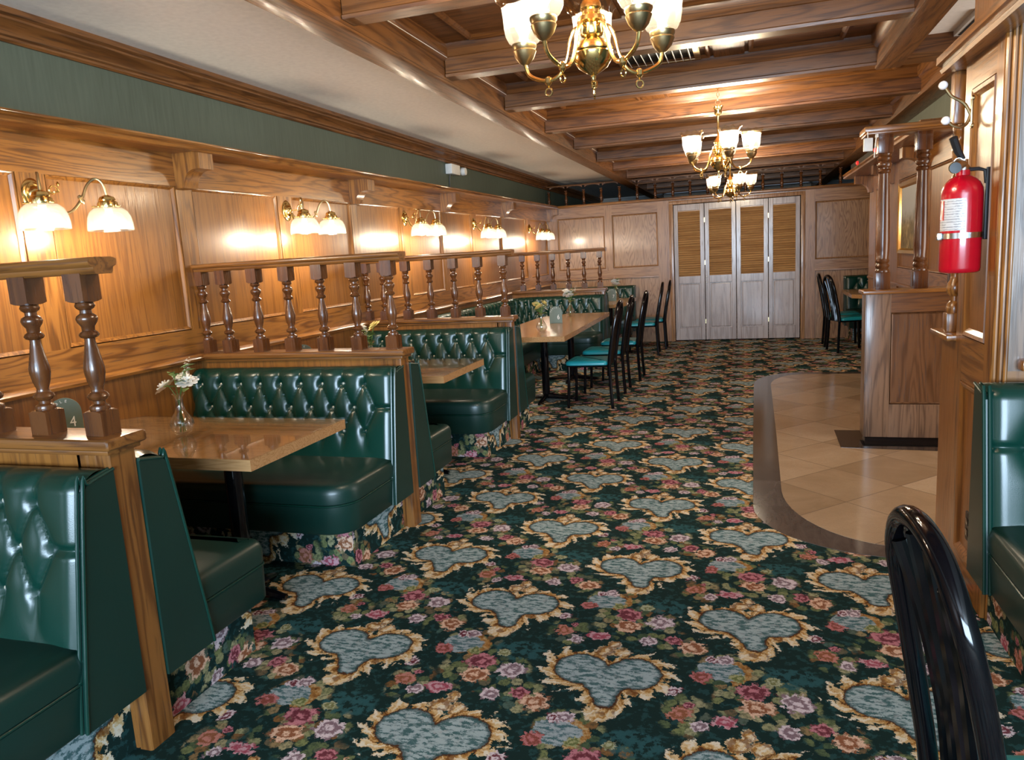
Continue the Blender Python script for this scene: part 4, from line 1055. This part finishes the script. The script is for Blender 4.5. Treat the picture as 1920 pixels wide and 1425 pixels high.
# ---------------------------------------------------------------- fire extinguisher, hook, outlet
ex, ey = .752, 3.13
E_ = tag(empty('fire_extinguisher', (ex, ey, 1.28)), 'red fire extinguisher hanging on the oak pillar wall', 'fire extinguisher')
bm = nb(); lathe(bm, [(0, 1.283), (.058, 1.283), (.066, 1.288), (.068, 1.3), (.068, 1.565), (.066, 1.585), (.058, 1.605), (.042, 1.622), (.024, 1.632), (.022, 1.65), (0, 1.65)], 36, (ex, ey, 0)); obj('cylinder', bm, RED, E_, smooth=50)
def wrap_label(a0, a1, z0, z1, rad, mat, nm):
    bm = nb(); k = 14; lo = []; hi = []
    for i in range(k + 1):
        a = math.radians(a0 + (a1 - a0) * i / k); c, s = math.cos(a) * rad, math.sin(a) * rad
        lo.append(bm.verts.new((ex + c, ey + s, z0))); hi.append(bm.verts.new((ex + c, ey + s, z1)))
    for i in range(k): bm.faces.new((lo[i], lo[i + 1], hi[i + 1], hi[i]))
    obj(nm, bm, mat, E_)
wrap_label(182, 268, 1.437, 1.55, .0686, LABELM, 'label')
wrap_label(182, 205, 1.475, 1.545, .0689, RED, 'label_stripe')
bm = nb(); lathe(bm, [(.069, 1.408), (.0705, 1.408), (.0705, 1.428), (.069, 1.428)], 36, (ex, ey, 0)); box(bm, ex - .082, ex - .066, ey - .03, ey - .008, 1.405, 1.431, .003); obj('strap', bm, CHROME, E_)
bm = nb(); lathe(bm, [(0, 1.648), (.021, 1.648), (.023, 1.66), (.016, 1.67), (.016, 1.688), (0, 1.69)], 20, (ex, ey, 0)); obj('valve', bm, CHROME, E_)
bm = nb(); tube(bm, [(ex, ey - .0, 1.672), (ex - .03, ey - .05, 1.665), (ex - .045, ey - .08, 1.655)], [.014, .019, .021], 14); obj('nozzle', bm, BRASS_D, E_)
bm = nb(); lathe(bm, [(0, 0), (.017, 0), (.019, .012), (0, .013)], 14, mat=Matrix.Translation((ex - .047, ey - .085, 1.654)) @ Matrix.Rotation(PI / 2, 4, 'X')); obj('nozzle_tip', bm, BLACKM, E_)
bm = nb(); tube(bm, [(ex, ey + .01, 1.69), (ex - .02, ey - .0, 1.72), (ex - .04, ey - .02, 1.765)], [.01, .013, .014], 8); obj('lever', bm, BLACKM, E_)
bm = nb(); tube(bm, [(ex + .02, ey, 1.652), (ex + .05, ey, 1.652), (ex + .07, ey, 1.645), (ex + .076, ey, 1.6)], .007, 8); box(bm, .824, .842, ey - .012, ey + .012, 1.4, 1.655, .003); obj('wall_bracket', bm, BLACKM, E_)
bm = nb(); tube(bm, [(ex - .018 + .016 * math.cos(t * PI / 6), ey - .01, 1.678 + .016 * math.sin(t * PI / 6)) for t in range(12)], .0018, 6, True); obj('pull_ring', bm, CHROME, E_)

hk = tag(empty('coat_hook', (.83, 3.345, 1.87)), 'brass coat hook with two white knobs on the pillar wall', 'coat hook')
bm = nb(); box(bm, .82, .829, 3.337, 3.353, 1.825, 1.93, .004); lathe(bm, [(0, 0), (.012, 0), (.01, .006), (0, .008)], 12, mat=Matrix.Translation((.829, 3.345, 1.93)) @ Matrix.Rotation(-PI / 2, 4, 'Y')); lathe(bm, [(0, 0), (.012, 0), (.01, .006), (0, .008)], 12, mat=Matrix.Translation((.829, 3.345, 1.83)) @ Matrix.Rotation(-PI / 2, 4, 'Y')); obj('back_plate', bm, BRASS_D, hk)
for nm, pts, b in (('upper_prong', [(.822, 3.345, 1.87), (.805, 3.345, 1.905), (.785, 3.345, 1.925), (.755, 3.345, 1.945), (.735, 3.345, 1.975)], (.725, 3.345, 1.988)), ('lower_prong', [(.822, 3.345, 1.87), (.81, 3.345, 1.84), (.79, 3.345, 1.828), (.765, 3.345, 1.835), (.75, 3.345, 1.848)], (.738, 3.345, 1.857))):
    bm = nb(); tube(bm, smooth_pts(pts, 5), .0062, 8); p_ = obj(nm, bm, BRASS_D, hk)
    bm = nb(); bmesh.ops.create_uvsphere(bm, u_segments=18, v_segments=12, radius=.0165, matrix=Matrix.Translation(b)); obj('knob', bm, PORC, p_, smooth=80)

ol = tag(empty('wall_outlet', (.84, 3.2, .27)), 'black wall outlet on the lower panel of the pillar wall', 'outlet')
bm = nb(); box(bm, .833, .842, 3.165, 3.235, .215, .33, .003); obj('cover_plate', bm, BLACKM, ol)
for z in (.25, .295):
    bm = nb(); box(bm, .829, .834, 3.183, 3.217, z - .014, z + .014, .003); obj('socket', bm, BLACK, ol)

# emergency light high on the left wall
el = tag(empty('emergency_light', (XL, 7.75, 2.38)), 'grey emergency light box high on the green left wall', 'emergency light')
bm = nb(); box(bm, XL, XL + .075, 7.58, 7.83, 2.36, 2.465, .008); obj('housing', bm, WHITE, el)
bm = nb(); lathe(bm, [(0, 0), (.04, 0), (.045, .015), (.04, .05), (0, .052)], 20, mat=Matrix.Translation((XL + .05, 7.93, 2.41)) @ Matrix.Rotation(PI / 2, 4, 'Y')); tube(bm, [(XL + .04, 7.83, 2.41), (XL + .05, 7.93, 2.41)], .01, 8); obj('lamp_head', bm, WHITE, el)
bm = nb(); tube(bm, [(XL + .02, 7.66, 2.36), (XL + .008, 7.66, 2.3), (XL + .008, 7.66, 2.15)], .006, 8); obj('conduit', bm, BLACKM, el)

# air vents
av = tag(empty('air_vent', (-.52, 5.1, ZK)), 'pale slatted air vent in the coffer behind the nearest chandelier', 'air vent')
bm = nb(); box(bm, -.76, -.3, 4.78, 5.26, ZK - .006, ZK + .002); obj('shade_plate', bm, DARK, av, smooth=0)  # solid plate; shade inside the vent is painted as its dark colour
bm = nb()
for a, b, c, d in ((-.79, -.27, 4.75, 4.79), (-.79, -.27, 5.25, 5.29), (-.79, -.75, 4.79, 5.25), (-.31, -.27, 4.79, 5.25)): box(bm, a, b, c, d, ZK - .02, ZK, .004)
obj('frame', bm, BRASS_D, av)
for i in range(9):
    x = -.73 + .048 * i
    bm = nb(); prism(bm, [(x, ZK - .006), (x + .012, ZK - .028), (x + .016, ZK - .026), (x + .004, ZK - .004)], 1, 4.8, 5.24); obj('vane', bm, WHITE, av, smooth=0)
av2 = tag(empty('ceiling_light_strip', (1.2, 4.97, ZC)), 'slim pale vent strip on the plain ceiling above the pillar cornice', 'air vent')
bm = nb(); box(bm, 1.17, 1.26, 4.75, 5.2, ZC - .03, ZC, .004); obj('frame', bm, WHITE, av2)
bm = nb(); box(bm, 1.19, 1.24, 4.78, 5.17, ZC - .034, ZC - .028); obj('slot', bm, DARK, av2, smooth=0)  # solid bar whose dark colour stands for shade in a slot
av2.name = 'air_vent_strip'

# sensor box on the header, red lamp on the ledge
sb = tag(empty('sensor_box', (.77, 5.55, 2.05)), 'white sensor box hanging from the end of the divider header', 'sensor')
bm = nb(); box(bm, .745, .80, 5.525, 5.553, 1.99, 2.075, .006); obj('housing', bm, WHITE, sb)
bm = nb(); tube(bm, [(.772, 5.545, 2.073), (.772, 5.56, 2.115)], .003, 6); tube(bm, smooth_pts([(.83, 5.58, 2.1), (.825, 5.575, 2.07), (.82, 5.57, 2.02), (.815, 5.57, 1.95)], 4), .003, 6); lathe(bm, [(0, 2.075), (.01, 2.08), (.01, 2.1), (0, 2.105)], 10, (.83, 5.58, 0)); obj('cord', bm, WHITE, sb)
rl = tag(empty('red_light', (1.2, 8.3, 2.18)), 'dark fixture with two red lights lying on the right wall ledge', 'light')
bm = nb(); box(bm, 1.15, 1.3, 7.3, 9.5, 2.182, 2.26, .01); obj('housing', bm, DARK, rl)
for y in (7.75, 8.9):
    bm = nb(); lathe(bm, [(0, 0), (.02, 0), (.02, .015), (.012, .022), (0, .025)], 16, mat=Matrix.Translation((1.15, y, 2.22)) @ Matrix.Rotation(-PI / 2, 4, 'Y')); obj('red_lens', bm, REDGLOW, rl)

# painting
pt = tag(empty('framed_painting', (1.39, 7.45, 1.58)), 'gilt framed landscape painting on the right wall behind the columns', 'painting')
bm = nb(); frame_mould(bm, 0, 7.0, 7.9, 1.265, 1.91, .06, .04)
for v in bm.verts: v.co.x = 1.405 - v.co.x
obj('gilt_frame', bm, BRASS, pt, smooth=0)
bm = nb(); box(bm, 1.392, 1.406, 7.05, 7.85, 1.31, 1.865); obj('canvas', bm, PAINTING, pt, smooth=0)

# ---------------------------------------------------------------- table signs and flowers
def sign(num, label, loc, rz):
    r = tag(empty('table_sign', loc, rz), label, 'table sign', 'sage table number signs')
    bm = nb(); w_, h_ = .065, .175
    poly = [(-w_, 0), (w_, 0), (w_, h_ - w_)] + [(w_ * math.cos(math.radians(a)), h_ - w_ + w_ * math.sin(math.radians(a))) for a in range(10, 180, 10)] + [(-w_, h_ - w_)]
    prism(bm, poly, 1, -.003, .003); obj('plaque', bm, SIGN, r, world=False, smooth=0)
    bm = text_mesh(num, .062, .0006); bmesh.ops.transform(bm, matrix=Matrix.Translation((.026, -.0038, .062)) @ Matrix.Rotation(PI / 2, 4, 'X') @ Matrix.Diagonal((.85, 1.1, 1, 1)), verts=bm.verts); obj('numeral', bm, PAINTW, r, world=False, smooth=0)
    B = nb()
    for i, ch in enumerate('TABLE'):
        t = text_mesh(ch, .017, .0005); a = math.radians(168 - 22 * i)
        bmesh.ops.transform(t, matrix=Matrix.Translation((.05 * math.cos(a), -.0038, h_ - w_ + .05 * math.sin(a))) @ Matrix.Rotation(PI / 2, 4, 'X') @ Matrix.Rotation(a - PI / 2, 4, 'Z'), verts=t.verts)
        me = bpy.data.meshes.new('x'); t.to_mesh(me); t.free(); B.from_mesh(me); bpy.data.meshes.remove(me)
    obj('lettering', B, PAINTW, r, world=False, smooth=0)
    bm = nb(); box(bm, -.045, .045, -.02, .02, -.0005, .006, .002); obj('foot', bm, SIGN, r, world=False)
    return r
sign('4', 'sage green number 4 table sign half hidden by a baluster', (-2.94, 2.515, .752), .75)
sign('5', 'sage green table sign mostly hidden behind the second partition balusters', (-2.93, 4.42, .752), .5)
sign('6', 'sage green number 6 table sign on the long table', (-1.87, 7.4, .7455), .25)
sign('7', 'sage green number 7 table sign on the far left table', (-1.84, 10.6, .7455), .2)
VP = [(0, 0), (.027, 0), (.032, .006), (.044, .026), (.051, .046), (.048, .064), (.036, .085), (.023, .105), (.0165, .128), (.015, .15), (.018, .168), (.026, .182), (.0235, .182), (.016, .169), (.013, .15), (.0145, .128), (.021, .105), (.034, .085), (.045, .064), (.048, .046), (.041, .028), (.03, .01), (0, .009)]
def blossom(bm, c, r, n=8, tilt=(0, 0)):
    for ring, (k, rr_, lift) in enumerate(((n, 1, .15), (n - 2, .7, .45), (max(3, n - 4), .4, .75))):
        for i in range(k):
            a = 2 * PI * i / k + ring * .4; ca, sa = math.cos(a), math.sin(a)
            p = [(0, 0, 0), (.5, .32, lift * .7), (1, .2, lift), (1.08, 0, lift * .85), (1, -.2, lift), (.5, -.32, lift * .7)]
            vs = []
            for x, y, z in p:
                q = Vector(((x * ca - y * sa) * r * rr_, (x * sa + y * ca) * r * rr_, z * r * .8))
                q = Matrix.Rotation(tilt[0], 3, 'X') @ (Matrix.Rotation(tilt[1], 3, 'Y') @ q); vs.append(bm.verts.new(q + Vector(c)))
            bm.faces.new(vs)
def bouquet(label, loc, vlabel, seed, mat, sc=1.0, fl=3):
    rnd = random.Random(seed)
    v = tag(empty('bud_vase', loc), vlabel, 'vase', 'clear glass bud vases'); v.scale = (sc, sc, sc)
    bm = nb(); lathe(bm, VP, 28); obj('glass_body', bm, GLASS, v, world=False, smooth=60)
    f = tag(empty('flower_spray', (loc[0], loc[1], loc[2] + .012 * sc)), label, 'flowers', 'flower sprays in the vases'); f.scale = (sc, sc, sc)
    bm = nb(); heads = []
    for i in range(6):
        a = rnd.uniform(0, 2 * PI); s = rnd.uniform(.02, .055); h = rnd.uniform(.23, .31)
        hd = (s * math.cos(a), s * math.sin(a), h - .012); heads.append(hd)
        tube(bm, smooth_pts([(.012 * math.cos(a + 2), .012 * math.sin(a + 2), .0), (.004 * math.cos(a), .004 * math.sin(a), .14), hd], 4), .0018, 5)
    obj('stems', bm, LEAF, f, world=False)
    for i in range(fl):
        bm = nb(); hd = heads[i]
        blossom(bm, (hd[0] * 1.1, hd[1] * 1.1, hd[2] - .02), .047, 10, (rnd.uniform(-.7, .7), rnd.uniform(-.7, .7))); obj('blossom', bm, mat if i else PETALW, f, world=False, smooth=0)
    for i in range(3, 6):
        hd = heads[i]
        if i == 5:
            bm = nb()
            for j in range(12):
                t = j / 12; blossom(bm, (hd[0] * (1 + t * .4) + .008 * math.cos(j * 2.4), hd[1] * (1 + t * .4) + .008 * math.sin(j * 2.4), hd[2] - .03 + .07 * t), .011 * (1.1 - t * .7), 5)
            obj('flower_spike', bm, PETALW, f, world=False, smooth=0)
        bm = nb()
        for j in range(5):
            a = rnd.uniform(0, 2 * PI); L = .065; d = Vector((math.cos(a), math.sin(a), .15)).normalized(); s = Vector((-d.y, d.x, 0)).normalized() * .018
            b = Vector((hd[0] * .5, hd[1] * .5, hd[2] - .085 + .02 * j))
            vs = [bm.verts.new(q) for q in (b, b + d * L * .45 + s + Vector((0, 0, .008)), b + d * L, b + d * L * .45 - s + Vector((0, 0, .008)))]; bm.faces.new(vs)
        obj('leaves', bm, LEAF, f, world=False, smooth=0)
bouquet('white flowers with green leaves in the vase on the number 4 table', (-2.36, 2.58, .7515), 'clear glass bud vase on the glass-topped number 4 table', 3, PETALW, 1.0, 3)
bouquet('cream yellow flowers behind the last baluster of the second partition', (-2.42, 4.45, .7515), 'glass bud vase hidden behind the second partition balusters', 5, PETALY, 1.0, 4)
bouquet('white and yellow flowers in the nearer vase on the long table', (-1.795, 6.55, .7455), 'clear bud vase on the long table, nearer of the two', 8, PETALY, 1.0, 4)
bouquet('white flowers in the farther vase on the long table', (-1.9, 8.2, .7455), 'clear bud vase on the long table, farther one behind the sign', 11, PETALW, 1.0, 4)
bouquet('pale flowers on the far left table above the number 7 sign', (-1.82, 10.85, .7455), 'glass bud vase on the far left table', 14, PETALW, 1.0, 4)
